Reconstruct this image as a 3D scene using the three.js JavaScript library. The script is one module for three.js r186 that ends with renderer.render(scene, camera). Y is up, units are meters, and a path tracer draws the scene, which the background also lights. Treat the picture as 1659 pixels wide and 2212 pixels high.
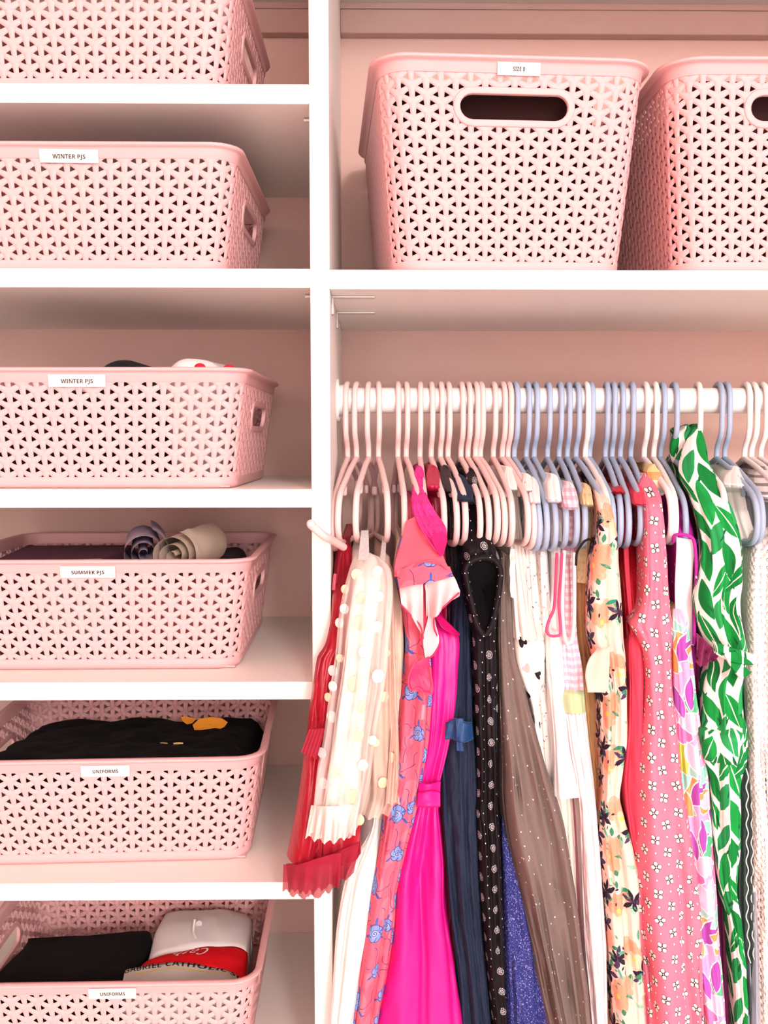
import * as THREE from 'three';
import { RoundedBoxGeometry } from 'three/addons/geometries/RoundedBoxGeometry.js';
import { mergeGeometries } from 'three/addons/utils/BufferGeometryUtils.js';
import { RectAreaLightUniformsLib } from 'three/addons/lights/RectAreaLightUniformsLib.js';
import { ImprovedNoise } from 'three/addons/math/ImprovedNoise.js';

// ───────────────────────── camera, light, exposure ─────────────────────────
const W = 1659, H = 2212, F = 1980, EYE = new THREE.Vector3(0, 1.45, 0.94);
const scene = new THREE.Scene();
const camera = new THREE.PerspectiveCamera(2 * Math.atan(H / 2 / F) * 180 / Math.PI, W / H, 0.05, 20);
camera.position.copy(EYE);
camera.rotation.order = 'YXZ';
camera.rotation.y = -Math.atan(22.5 / F);
camera.rotation.x = -Math.atan(156 / F);
camera.updateMatrixWorld(true);
const renderer = new THREE.WebGLRenderer({ antialias: true });
renderer.setSize(W, H);
renderer.toneMapping = THREE.LinearToneMapping;
renderer.toneMappingExposure = 0.82;
renderer.shadowMap.enabled = true;
scene.background = new THREE.Color(0x000000);

const LAMP = new THREE.Vector3(1.03, 2.76, 4.3);           // opal globe under the ceiling, behind and right of the camera
const lamp = new THREE.PointLight(0xfff8f3, 27, 0, 2);
lamp.position.copy(LAMP);
lamp.castShadow = true; lamp.shadow.radius = 11; lamp.shadow.mapSize.set(2048, 2048); lamp.shadow.bias = -0.0005;
scene.add(lamp);
RectAreaLightUniformsLib.init();
const WIN = { x: 0.2, y: 1.35, z: 5.4, w: 3.2, h: 2.1 };       // daylight through the blind of a wide window in the wall behind the camera
const daylight = new THREE.RectAreaLight(0xfff8f6, 4.7, WIN.w, WIN.h);
daylight.position.set(WIN.x, WIN.y, WIN.z - 0.02); daylight.lookAt(WIN.x, WIN.y, 0);
scene.add(daylight);

// ───────────────────────── helpers ─────────────────────────
const noise = new ImprovedNoise();
const nz = (x, y, z) => noise.noise(x + 17.3, y + 5.1, z + 9.7);
let seed = 1234567;
const rnd = () => { seed = (seed * 1664525 + 1013904223) >>> 0; return seed / 4294967296; };
const rr = (a, b) => a + (b - a) * rnd();
const lerp = (a, b, t) => a + (b - a) * t;
const clamp = (v, a, b) => Math.min(b, Math.max(a, v));
const smooth = (a, b, t) => { t = clamp((t - a) / (b - a), 0, 1); return t * t * (3 - 2 * t); };
// the place on the vertical plane at depth z that the photograph shows at (px, py)
function at(px, py, z) {
  const d = new THREE.Vector3((px - W / 2) / F, -(py - H / 2) / F, -1).applyQuaternion(camera.quaternion);
  return d.multiplyScalar((z - EYE.z) / d.z).add(EYE);
}
const used = new Map();
function numbered(name) {
  const n = used.get(name) ?? 0; used.set(name, n + 1);
  return n ? name + '_' + String(n).padStart(3, '0') : name;
}
function tag(o, label, category, group, kind) {
  if (label) o.userData.label = label;
  if (category) o.userData.category = category;
  if (group) o.userData.group = group;
  if (kind) o.userData.kind = kind;
  return o;
}
function thing(name, label, category, group, pos = [0, 0, 0]) {
  const o = new THREE.Group(); o.name = numbered(name); o.position.set(...pos); scene.add(o);
  return tag(o, label, category, group);
}
function part(name, geo, mat, parent) {
  const m = new THREE.Mesh(geo, mat); m.name = name; m.castShadow = m.receiveShadow = true; parent.add(m); return m;
}
function solo(name, geo, mat, label, category, group) {
  const m = new THREE.Mesh(geo, mat); m.name = numbered(name); m.castShadow = m.receiveShadow = true; scene.add(m);
  return tag(m, label, category, group);
}
function struct(name, geo, mat) {
  const m = new THREE.Mesh(geo, mat); m.name = name; m.castShadow = m.receiveShadow = true; m.userData.kind = 'structure'; scene.add(m); return m;
}
function box(x0, x1, y0, y1, z0, z1, r = 0) {
  const g = r ? new RoundedBoxGeometry(x1 - x0, y1 - y0, z1 - z0, 2, r) : new THREE.BoxGeometry(x1 - x0, y1 - y0, z1 - z0);
  return g.translate((x0 + x1) / 2, (y0 + y1) / 2, (z0 + z1) / 2);
}
// an indexed grid mesh from rows of points; closedU joins the last column to the first
function gridGeo(rows, closedU = false, uvs = null) {
  const R = rows.length, C = rows[0].length, p = [], uv = [], idx = [];
  for (let i = 0; i < R; i++) for (let j = 0; j < C; j++) { p.push(...rows[i][j]); uv.push(...(uvs ? uvs[i][j] : [j / (C - 1), i / (R - 1)])); }
  for (let i = 0; i < R - 1; i++) for (let j = 0; j < (closedU ? C : C - 1); j++) {
    const a = i * C + j, b = i * C + (j + 1) % C, c = a + C, d = b + C;
    idx.push(a, b, d, a, d, c);
  }
  const g = new THREE.BufferGeometry();
  g.setAttribute('position', new THREE.Float32BufferAttribute(p, 3));
  g.setAttribute('uv', new THREE.Float32BufferAttribute(uv, 2));
  g.setIndex(idx); g.computeVertexNormals();
  return g;
}
function metreUV(g, l, w) { const u = g.attributes.uv; for (let i = 0; i < u.count; i++) u.setXY(i, u.getY(i) * w, u.getX(i) * l); return g; }
function tube(pts, r, closed = false, seg = 0, sides = 8) {
  const c = new THREE.CatmullRomCurve3(pts.map((p) => p.isVector3 ? p : new THREE.Vector3(...p)), closed, 'catmullrom', 0.5);
  return metreUV(new THREE.TubeGeometry(c, seg || pts.length * 5, r, sides, closed), c.getLength(), 6.283 * r);
}
function merged(list) { return mergeGeometries(list.map((g) => g.index ? g.toNonIndexed() : g)); }

// ───────────────────────── textures ─────────────────────────
function canvasTex(size, draw, repeatMetres, h = size) {
  const c = document.createElement('canvas'); c.width = size; c.height = h;
  draw(c.getContext('2d'), size, h);
  const t = new THREE.CanvasTexture(c); t.colorSpace = THREE.SRGBColorSpace; t.wrapS = t.wrapT = THREE.RepeatWrapping;
  if (repeatMetres) t.repeat.set(1 / repeatMetres, 1 / (repeatMetres * h / size));
  return t;
}
function bumpTex(size, f, repeatMetres) {
  const d = new Uint8Array(size * size * 4);
  for (let y = 0; y < size; y++) for (let x = 0; x < size; x++) { const v = clamp(f(x / size, y / size) * 255, 0, 255), i = (y * size + x) * 4; d[i] = d[i + 1] = d[i + 2] = v; d[i + 3] = 255; }
  const t = new THREE.DataTexture(d, size, size); t.wrapS = t.wrapT = THREE.RepeatWrapping; t.magFilter = THREE.LinearFilter; t.minFilter = THREE.LinearFilter; t.needsUpdate = true;
  t.repeat.set(1 / repeatMetres, 1 / repeatMetres);
  return t;
}
const weaveBump = bumpTex(128, (u, v) => 0.5 + 0.25 * Math.sin(u * Math.PI * 64) * Math.sin(v * Math.PI * 64) + 0.12 * (rnd() - 0.5), 0.03);
const crinkleBump = bumpTex(256, (u, v) => {
  const a = Math.sin(u * Math.PI * 2) , b = Math.cos(u * Math.PI * 2), c = Math.sin(v * Math.PI * 2), d = Math.cos(v * Math.PI * 2);
  return 0.5 + 0.5 * nz(a * 1.6 + c * 0.6, b * 1.6 + d * 0.6, c * 0.8 - b) + 0.2 * nz(a * 5, b * 5 + c * 3, d * 3);
}, 0.12);
const cloth = (color, o = {}) => new THREE.MeshPhysicalMaterial({ color, roughness: 0.85, side: THREE.DoubleSide, bumpMap: weaveBump, bumpScale: 0.0002, specularIntensity: 0.3, sheen: 0.12, sheenRoughness: 0.6, sheenColor: new THREE.Color(color).lerp(new THREE.Color(0xffffff), 0.3), ...o });
const printed = (map, o = {}) => new THREE.MeshPhysicalMaterial({ color: 0xffffff, map, roughness: 0.8, specularIntensity: 0.3, side: THREE.DoubleSide, bumpMap: weaveBump, bumpScale: 0.00015, ...o });
const satin = (color, o = {}) => new THREE.MeshPhysicalMaterial({ color, roughness: 0.38, side: THREE.DoubleSide, bumpMap: crinkleBump, bumpScale: 0.0012, sheen: 0.4, sheenRoughness: 0.4, sheenColor: new THREE.Color(color), specularIntensity: 0.8, ...o });
const tulle = (color, opacity) => new THREE.MeshPhysicalMaterial({ color, roughness: 0.9, transparent: true, opacity, side: THREE.DoubleSide });

// ───────────────────────── room and closet shell ─────────────────────────
const white = new THREE.MeshPhysicalMaterial({ color: 0xf4efe8, roughness: 0.42, specularIntensity: 0.6 });
const wallPaint = new THREE.MeshStandardMaterial({ color: 0xd4b0a5, roughness: 0.9, bumpMap: bumpTex(128, () => rnd(), 0.05), bumpScale: 0.0002 });
const roseWall = new THREE.MeshStandardMaterial({ color: 0xd98a7e, roughness: 0.9 });
const coolWall = new THREE.MeshStandardMaterial({ color: 0xdde3ea, roughness: 0.9 });
const greyWall = new THREE.MeshStandardMaterial({ color: 0xece6e3, roughness: 0.9 });
const carpet = new THREE.MeshStandardMaterial({ color: 0xd9d2cd, roughness: 1, bumpMap: bumpTex(256, () => rnd(), 0.2), bumpScale: 0.004 });
const ZB = -0.355, XL = -0.57, XR = 0.68, DL = -0.0638, DR = -0.0442;
const TY = at(1200, 73, ZB + 0.018).y, TG = at(1200, 21, ZB + 0.018).y, TT = at(1200, 7, ZB + 0.014).y;
struct('wall_back', box(-1.8, 2.1, 0, 3.2, ZB - 0.1, ZB), wallPaint);
struct('wall_left', box(-1.8, -1.7, 0, 3.2, ZB, 5.4), roseWall);
struct('wall_right', box(2, 2.1, 0, 3.2, ZB, 5.4), coolWall);
struct('wall_front', box(-1.8, 2.1, 0, 3.2, 5.4, 5.5), greyWall);
struct('floor', box(-1.8, 2.1, -0.1, 0, ZB - 0.1, 5.5), carpet);
struct('ceiling', box(-1.8, 2.1, 3.2, 3.3, ZB - 0.1, 5.5), greyWall);
// hanging cleat under the top board, with a groove near its upper edge
struct('trim_1', merged([box(DR, XR, TY, TG, ZB, ZB + 0.018, 0.002), box(DR, XR, TG + 0.002, TT, ZB, ZB + 0.014, 0.001),
  box(XL, DL, TY, TG, ZB, ZB + 0.018, 0.002), box(XL, DL, TG + 0.002, TT, ZB, ZB + 0.014, 0.001)].map((g) => g)), wallPaint);

solo('upright_board', box(DL, DR, 0, TT, ZB, 0, 0.0012), white, 'tall white upright panel dividing the shelves from the hanging rail', 'panel');
solo('upright_board', box(XL - 0.019, XL, 0, TT, ZB, 0, 0.0012), white, 'white end panel closing the basket shelves on the far left', 'panel');
solo('upright_board', box(XR, XR + 0.019, 0, TT, ZB, 0, 0.0012), white, 'white end panel closing the hanging side on the far right', 'panel');
solo('long_shelf', box(XL - 0.019, XR + 0.019, TT, TT + 0.019, ZB, 0, 0.0012), white, 'long white board across the top of the closet', 'shelf');
const yAt = (py) => at(400, py, 0).y;
const SH = [180, 579.5, 1057, 1474, 1908].map(yAt);
const shelfWord = ['topmost white shelf of the left bay, under the cropped basket', 'second white shelf from the top, under the higher winter pyjamas basket', 'white shelf under the winter pyjamas basket with clothes peeking out',
  'white shelf under the summer pyjamas basket', 'white shelf under the uniforms basket of black clothes'];
SH.forEach((y, i) => solo('shelf', box(XL, DL, y - 0.019, y, ZB, -0.0008, 0.001), white, shelfWord[i], 'shelf', 'shelves of the left bay'));
const S6 = SH[4] - 0.2525;
solo('shelf', box(XL, DL, S6 - 0.019, S6, ZB, -0.0008, 0.001), white, 'lowest white shelf, under the bottom basket with the white shirt', 'shelf', 'shelves of the left bay');
const SR = at(1200, 583, 0).y;
solo('shelf', box(DR, XR, SR - 0.0195, SR, ZB, -0.0005, 0.001), white, 'long white shelf above the rail, under the two tall baskets', 'shelf');
// shelf supports: plate against the panel with a flat arm under the board
const steel = new THREE.MeshStandardMaterial({ color: 0xcfc8c2, roughness: 0.45, metalness: 0.4 });
for (const [z, w] of [[-0.045, 'front'], [-0.165, 'rear']]) {
  const y = SR - 0.0195, t = thing('shelf_bracket', `flat pale ${w} bracket under the long shelf against the divider`, 'bracket', null, [DR, y, z]);
  part('arm', box(0, 0.046, -0.0025, 0, -0.005, 0.005, 0.001), steel, t);
  part('plate', box(0, 0.0025, -0.02, -0.002, -0.006, 0.006, 0.001), steel, t);
}
[SH[1], SH[0]].forEach((y, i) => {
  const t = thing('shelf_pin', ['small shelf pin under the second shelf at the divider', 'small shelf pin under the topmost shelf at the divider'][i], 'pin', null, [DL, y - 0.0215, -0.04]);
  part('peg', new THREE.CylinderGeometry(0.0022, 0.0022, 0.008, 10).rotateZ(Math.PI / 2).translate(-0.004, 0, 0), steel, t);
  part('collar', new THREE.CylinderGeometry(0.0035, 0.0035, 0.002, 12).rotateZ(Math.PI / 2).translate(-0.001, 0, 0), steel, t);
});
// the window behind the camera
{
  const f = [box(WIN.x - WIN.w / 2 - 0.06, WIN.x - WIN.w / 2, WIN.y - WIN.h / 2, WIN.y + WIN.h / 2, 5.37, 5.4), box(WIN.x + WIN.w / 2, WIN.x + WIN.w / 2 + 0.06, WIN.y - WIN.h / 2, WIN.y + WIN.h / 2, 5.37, 5.4),
    box(WIN.x - WIN.w / 2 - 0.06, WIN.x + WIN.w / 2 + 0.06, WIN.y + WIN.h / 2, WIN.y + WIN.h / 2 + 0.06, 5.37, 5.4), box(WIN.x - WIN.w / 2 - 0.06, WIN.x + WIN.w / 2 + 0.06, WIN.y - WIN.h / 2 - 0.06, WIN.y - WIN.h / 2, 5.37, 5.4)];
  const w = struct('window_1', box(WIN.x - WIN.w / 2, WIN.x + WIN.w / 2, WIN.y - WIN.h / 2, WIN.y + WIN.h / 2, 5.39, 5.4), new THREE.MeshStandardMaterial({ color: 0xffffff, emissive: 0xfff6f4, emissiveIntensity: 0.4 }));
  part('window_frame', merged(f), white, w);
}
// the lamp
{
  const t = thing('ceiling_lamp', 'opal globe ceiling lamp behind the camera', 'lamp', null, [LAMP.x, LAMP.y, LAMP.z]);
  part('shade', new THREE.SphereGeometry(0.22, 32, 20), new THREE.MeshStandardMaterial({ color: 0xffffff, emissive: 0xfff3ea, emissiveIntensity: 3 }), t);
  part('base', new THREE.CylinderGeometry(0.07, 0.08, 0.1, 32).translate(0, 0.2, 0), white, t);
}

// ───────────────────────── woven plastic baskets ─────────────────────────
const plastic = new THREE.MeshPhysicalMaterial({ color: 0xe4afaf, roughness: 0.5, side: THREE.DoubleSide, specularIntensity: 0.55 });
const paper = (text, tilt) => new THREE.MeshStandardMaterial({
  color: 0xd6d3d1, roughness: 0.7, map: canvasTex(512, (g, w, h) => {
    g.fillStyle = '#fffdfb'; g.fillRect(0, 0, w, h); g.fillStyle = '#221c1a'; g.textAlign = 'center'; g.textBaseline = 'middle'; g.font = 'bold 52px sans-serif';
    g.fillText(text, w / 2, h * 0.54);
  }, null, 118),
});
// the Y-shaped strand of the weave, in lattice units (1 = spacing of neighbouring nodes): [p, q, height], shared by every strand
const yTemplate = (() => {
  const T = [0.155, 0.32, 0.52, 0.72, 0.88], Wd = [0.268, 0.204, 0.18, 0.175, 0.175], C = [0.0011, 0.00095, 0.0006, -0.0001, -0.001];
  const v = [[0, 0, 0.0012]], idx = [];
  const starts = [];
  for (let a = 0; a < 3; a++) {
    const ang = (30 + 120 * a) * Math.PI / 180, e = [Math.cos(ang), Math.sin(ang)], n = [-e[1], e[0]];
    const s0 = v.length; starts.push(s0);
    T.forEach((t, i) => [-1, -0.72, 0, 0.72, 1].forEach((k) => v.push([e[0] * t + n[0] * k * Wd[i], e[1] * t + n[1] * k * Wd[i], C[i] - (Math.abs(k) === 1 ? 0.0015 : Math.abs(k) > 0.5 ? 0.0002 : 0)])));
    for (let i = 0; i < 4; i++) for (let j = 0; j < 4; j++) { const p = s0 + i * 5 + j; idx.push(p, p + 5, p + 1, p + 1, p + 5, p + 6); }
    for (let j = 0; j < 4; j++) idx.push(0, s0 + j, s0 + j + 1);
  }
  return { v, idx };
})();
function makeBasket(label, o) {
  const { wB, dB, wT, dT, h, r, handle, text, labelU = 0, labelY } = o;
  const t = thing('storage_basket', label, 'basket', o.group, o.pos); t.rotation.y = o.turn ?? 0;
  const wm = (wB + wT) / 2, dm = (dB + dT) / 2, a = wm / 2 - r, q = Math.PI * r / 2, b = dm - 2 * r, L = 4 * a + 4 * q + 2 * b;
  // a place on the wall of the basket: s metres along the middle perimeter from the centre of the front (towards +x), y height, n outwards
  function P(s, y, n = 0) {
    s = ((s % L) + L) % L;
    const f = y / h, w = lerp(wB, wT, f), d = lerp(dB, dT, f), hw = w / 2 - r, hd = d / 2 - r;
    const arc = (cx, cz, t0, k) => { const g = t0 - k * Math.PI / 2; return [cx + (r + n) * Math.cos(g), y, cz + (r + n) * Math.sin(g)]; };
    let k = s;
    if (k < a) return [k / a * hw, y, d / 2 + n];
    k -= a; if (k < q) return arc(hw, hd, Math.PI / 2, k / q);
    k -= q; if (k < b) return [w / 2 + n, y, lerp(hd, -hd, k / b)];
    k -= b; if (k < q) return arc(hw, -hd, 0, k / q);
    k -= q; if (k < 2 * a) return [lerp(hw, -hw, k / (2 * a)), y, -d / 2 - n];
    k -= 2 * a; if (k < q) return arc(-hw, -hd, -Math.PI / 2, k / q);
    k -= q; if (k < b) return [-w / 2 - n, y, lerp(-hd, hd, k / b)];
    k -= b; if (k < q) return arc(-hw, hd, Math.PI, k / q);
    k -= q; return [-hw + k / a * hw, y, d / 2 + n];
  }
  const hs = handle.face === 'front' ? [0, L / 2] : [a + q + b / 2, 3 * a + 3 * q + b * 1.5];   // centres of the two hand holes
  const far = (s, c) => { let d = s - c; d -= Math.round(d / L) * L; return d; };
  const cols = Math.round(L / 0.0139 / 2) * 2, cs = L / cols, lat = cs / Math.cos(Math.PI / 6), y0 = o.y0 ?? 0.011, y1 = h - 0.0135;
  const sides = [[], [], [], []];
  const half = handle.len / 2 - handle.rad, mid = handle.rad + 0.0035;
  for (let c = 0; c < cols; c++) for (let k = -1; k * lat < h + lat; k++) {
    const ps = c * cs, py = y0 + (k + (c % 2) / 2) * lat;
    if (py < y0 - lat || py > y1 + lat) continue;
    let out = 0;
    const push = [];
    const vs = yTemplate.v.map(([p, qv, z], vi) => {
      let s = ps + p * lat, y = py + qv * lat;
      if (y < y0 - 0.002) { y = y0 - 0.002; } else if (y > y1 + 0.002) { y = y1 + 0.002; } else out++;
      for (const hc of hs) {
        const ds = far(s, hc), dy = y - handle.y, cx = clamp(ds, -half, half), ex = ds - cx, dd = Math.hypot(ex, dy);
        if (dd < mid) { const kx = dd > 1e-6 ? ex / dd : 0, ky = dd > 1e-6 ? dy / dd : 1; s = hc + cx + kx * mid; y = handle.y + ky * mid; out--; z = Math.min(z, 0); push[vi] = [kx, ky]; }
      }
      return P(s, y, z);
    });
    if (out < 2) continue;
    const sm = far(ps, 0), side = Math.abs(sm) <= a + q / 2 ? 0 : Math.abs(sm) >= L / 2 - a - q / 2 ? 2 : sm > 0 ? 1 : 3;
    const tri = [];
    for (let i = 0; i < yTemplate.idx.length; i += 3) {
      const T = yTemplate.idx.slice(i, i + 3), q = T.map((k) => push[k]).filter(Boolean);
      if (q.length === 3 || (q.length === 2 && q[0][0] * q[1][0] + q[0][1] * q[1][1] < 0.2)) continue;
      tri.push(...T);
    }
    sides[side].push([vs, tri]);
  }
  sides.forEach((list) => {
    const n = yTemplate.v.length, pos = new Float32Array(list.length * n * 3), idx = [];
    list.forEach(([vs, tri], i) => { vs.forEach((v, j) => pos.set(v, (i * n + j) * 3)); for (const k of tri) idx.push(k + i * n); });
    const g = new THREE.BufferGeometry(); g.setAttribute('position', new THREE.BufferAttribute(pos, 3)); g.setIndex(idx); g.computeVertexNormals();
    g.setAttribute('uv', new THREE.BufferAttribute(new Float32Array(list.length * n * 2), 2));
    part('woven_panel', g, plastic, t);
  });
  const N = 140, band = (profile) => gridGeo(profile.map(([n, y]) => Array.from({ length: N }, (_, i) => P(i / N * L, y, n))), true);
  const lip = o.lip ?? 0.006;
  part('rim', band([[-0.0015, y1], [0.0016, y1 - 0.0004], [0.0018, h - 0.005], [lip * 0.6, h - 0.0035], [lip, h - 0.0028], [lip + 0.0006, h - 0.0012], [lip, h + 0.0006], [lip * 0.4, h + 0.0013], [-0.0008, h + 0.0009], [-0.0018, h - 0.001], [-0.0018, y1]]), plastic, t);
  const foot = band([[-0.0015, y0 + 0.001], [0.0013, y0], [0.0013, 0.004], [-0.0005, 0.0006], [-0.004, 0], [-0.004, 0.0025]]);
  part('base', merged([foot, box(-wB / 2 + 0.003, wB / 2 - 0.003, 0.0006, 0.003, -dB / 2 + 0.003, dB / 2 - 0.003, 0.001)]), plastic, t);
  for (const hc of hs) {
    const M = 56, prof = [[0, -0.0022], [0, 0.0016], [0.001, 0.0024], [0.0058, 0.0024], [0.0068, 0.0012], [0.0068, -0.0014], [0.0058, -0.0022]];
    const per = 4 * half + 2 * Math.PI * handle.rad;
    const rows = Array.from({ length: M }, (_, i) => {
      let k = i / M * per, cx, ang;
      if (k < 2 * half) { cx = half - k; ang = Math.PI / 2; } else if ((k -= 2 * half) < Math.PI * handle.rad) { cx = -half; ang = Math.PI / 2 + k / handle.rad; }
      else if ((k -= Math.PI * handle.rad) < 2 * half) { cx = -half + k; ang = -Math.PI / 2; } else { k -= 2 * half; cx = half; ang = -Math.PI / 2 + k / handle.rad; }
      return prof.concat([prof[0]]).map(([e, n]) => P(hc + cx + Math.cos(ang) * (handle.rad + e), handle.y + Math.sin(ang) * (handle.rad + e), n));
    });
    rows.push(rows[0]);
    part('handle', gridGeo(rows), plastic, t);
  }
  if (text) {
    const lw = o.labelW, lh = 0.0128, rows = [], uvs = [], sk = o.labelSkew ?? 0, C = 8;
    const layer = (n) => Array.from({ length: 2 }, (_, i) => Array.from({ length: C + 1 }, (_, j) => P(labelU + (j / C - 0.5) * lw, labelY - lh / 2 + i * lh - sk * (j / C - 0.5), n)));
    const [f0, f1] = layer(0.0034), [b0, b1] = layer(0.0028);
    for (const [row, v] of [[b0, 0], [f0, 0], [f1, 1], [b1, 1]]) { rows.push(row); uvs.push(row.map((_, j) => [j / C, v])); }
    tag(part('paper_label', gridGeo(rows, false, uvs), paper(text), t), `white paper label printed ${text}`);
  }
  return t;
}
const small = { wB: 0.308, dB: 0.255, wT: 0.338, dT: 0.285, h: 0.123, r: 0.026, handle: { face: 'side', len: 0.1, rad: 0.0105, y: 0.077 }, labelW: 0.056, labelY: 0.1105, group: 'small woven baskets on the left shelves' };
const bx = -0.304;
makeBasket('cropped top pink woven basket, under the ceiling board of the left bay', { ...small, pos: [bx - 0.002, SH[0], -0.148] });
makeBasket('pink woven basket labelled winter pyjamas on the second shelf, higher of the two', { ...small, pos: [bx - 0.004, SH[1], -0.148], text: 'WINTER PJS', labelU: 0.004, labelSkew: 0.0007 });
makeBasket('pink woven basket labelled winter pyjamas with black and white clothes above its rim', { ...small, pos: [bx + 0.004, SH[2], -0.148], turn: -0.012, text: 'WINTER PJS', labelU: 0 });
makeBasket('pink woven basket labelled summer pyjamas', { ...small, pos: [bx - 0.002, SH[3], -0.182], turn: 0.012, text: 'SUMMER PJS', labelU: -0.002 });
makeBasket('pink woven basket labelled uniforms, full of black clothes', { ...small, pos: [bx + 0.004, SH[4], -0.176], turn: 0.04, text: 'UNIFORMS', labelU: 0.003, labelW: 0.05 });
makeBasket('bottom pink woven basket labelled uniforms with white, red and grey shirts', { ...small, pos: [bx + 0.0, S6, -0.176], turn: 0.015, text: 'UNIFORMS', labelU: 0.012, labelW: 0.05 });
const large = { wB: 0.238, dB: 0.292, wT: 0.272, dT: 0.33, h: 0.2055, r: 0.03, lip: 0.008, handle: { face: 'front', len: 0.104, rad: 0.012, y: 0.16 }, labelW: 0.04, labelY: 0.1955, group: 'tall woven baskets on the long shelf' };
makeBasket('tall pink woven basket labelled size 8, beside the divider', { ...large, pos: [0.132, SR, -0.165], turn: 0.055, text: 'SIZE 8', labelU: 0.003 });
makeBasket('tall pink woven basket on the right, half cut off by the picture edge', { ...large, pos: [0.433, SR, -0.165], turn: 0.0 });

// ───────────────────────── what lies in the baskets ─────────────────────────
// a soft folded pile: a rounded slab whose surface sags and creases
function soft(w, h, d, r, sd, amp = 0.006, freq = 14) {
  const g = new RoundedBoxGeometry(w, h, d, 7, r), p = g.attributes.position;
  for (let i = 0; i < p.count; i++) {
    const x = p.getX(i), y = p.getY(i), z = p.getZ(i), k = y > 0 ? 1 : 0.3;
    const tp = lerp(0.93, 1, clamp(y / h + 0.5, 0, 1)); p.setXYZ(i, x * tp + amp * 0.6 * nz(y * freq, z * freq, sd + 7), y + k * amp * (nz(x * freq, z * freq, sd) * 1.2 + 0.5 * nz(x * freq * 2.4, z * freq * 2, sd + 3)), z * tp + amp * 0.6 * nz(x * freq, y * freq, sd + 5));
  }
  g.computeVertexNormals();
  return g;
}
// soft slab between two pixel columns; its top at yTop, spanning z0..z1, h tall
function pile(name, label, category, px0, px1, pyTop, zRef, z0, z1, h, mat, o = {}) {
  const A = at(px0, pyTop, zRef), B = at(px1, pyTop, zRef); if (A.x < 0) { A.x = Math.max(A.x, bx - 0.148); B.x = Math.min(B.x, bx + 0.146); }
  const t = thing(name, label, category, o.group, [(A.x + B.x) / 2, A.y - h, (z0 + z1) / 2]);
  if (o.turn) t.rotation.y = o.turn;
  part(o.part ?? 'folded_cloth', soft(B.x - A.x, h, z1 - z0, o.r ?? Math.min(0.016, h * 0.4), o.sd ?? 1, o.amp, o.freq).translate(0, h / 2, 0), mat, t);
  return t;
}
const jersey = (c, o) => cloth(c, { roughness: 0.95, ...o });
// a rolled garment: a spiral section swept along its length, lying towards the viewer
function roll(name, label, category, px, py, z, rad, len, mat, turn, sd) {
  const c = at(px, py, z), t = thing(name, label, category, null, [c.x, c.y - rad, c.z]); t.rotation.y = turn;
  const rows = [], n = 20, m = 90;
  for (let i = 0; i <= n; i++) { const row = []; for (let j = 0; j <= m; j++) { const a = j / m * 6.4 * Math.PI, r = rad * (0.1 + 0.9 * j / m) * (1 + 0.05 * nz(i * 0.3, a, sd)); row.push([Math.cos(a) * r, rad + Math.sin(a) * r, (i / n - 0.5) * len + 0.004 * nz(a * 0.5, sd, 1)]); } rows.push(row); }
  part('rolled_cloth', gridGeo(rows), mat, t);
  return t;
}
// top shelf, second shelf
pile('folded_clothes', 'dark folded clothes glimpsed through the cropped top basket', 'clothes', -120, 500, 70, -0.1, -0.26, -0.035, 0.06, jersey(0x9c6a62), { sd: 1 });
pile('folded_clothes', 'folded clothes glimpsed through the left half of the higher winter pyjamas basket', 'clothes', -130, 200, 420, -0.05, -0.26, -0.03, 0.1, jersey(0xb98078), { sd: 2 }).position.y = SH[1] + 0.004;
pile('folded_clothes', 'dark folded clothes glimpsed through the right half of the higher winter pyjamas basket', 'clothes', 215, 480, 420, -0.05, -0.26, -0.04, 0.085, jersey(0x4a2a2e), { sd: 3 }).position.y = SH[1] + 0.004;
// third shelf
{
  pile('folded_clothes', 'black folded pyjamas rising above the rim of the second winter pyjamas basket', 'clothes', 225, 345, 785, -0.1, -0.2, -0.03, 0.133, jersey(0x241f26), { sd: 4, amp: 0.004, r: 0.03 }).position.y = SH[2] + 0.004;
  pile('folded_clothes', 'dark grey pyjamas in the left end of the second winter pyjamas basket', 'clothes', -130, 215, 815, -0.1, -0.25, -0.03, 0.1, jersey(0x3a2c33), { sd: 5 }).position.y = SH[2] + 0.004;
  const w = pile('folded_clothes', 'white pyjamas with red dots rising above the basket rim', 'clothes', 378, 508, 780, -0.1, -0.2, -0.03, 0.136, jersey(0xf3eae6), { sd: 6, amp: 0.006, r: 0.028 }); w.position.y = SH[2] + 0.004;
  for (const [px, py, z] of [[432, 793, -0.034], [494, 796, -0.034]]) { const c = at(px, py, z); part('red_dot', new THREE.SphereGeometry(0.006, 12, 8).scale(1, 0.7, 0.6).translate(c.x - w.position.x, c.y - w.position.y, c.z - w.position.z), jersey(0xc92a3e), w); }
  pile('folded_clothes', 'red folded pyjamas seen through the side hand hole of the third basket', 'clothes', 400, 520, 850, -0.16, -0.255, -0.205, 0.08, jersey(0xd03048), { sd: 8 }).position.y = SH[2] + 0.004;
}
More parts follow.
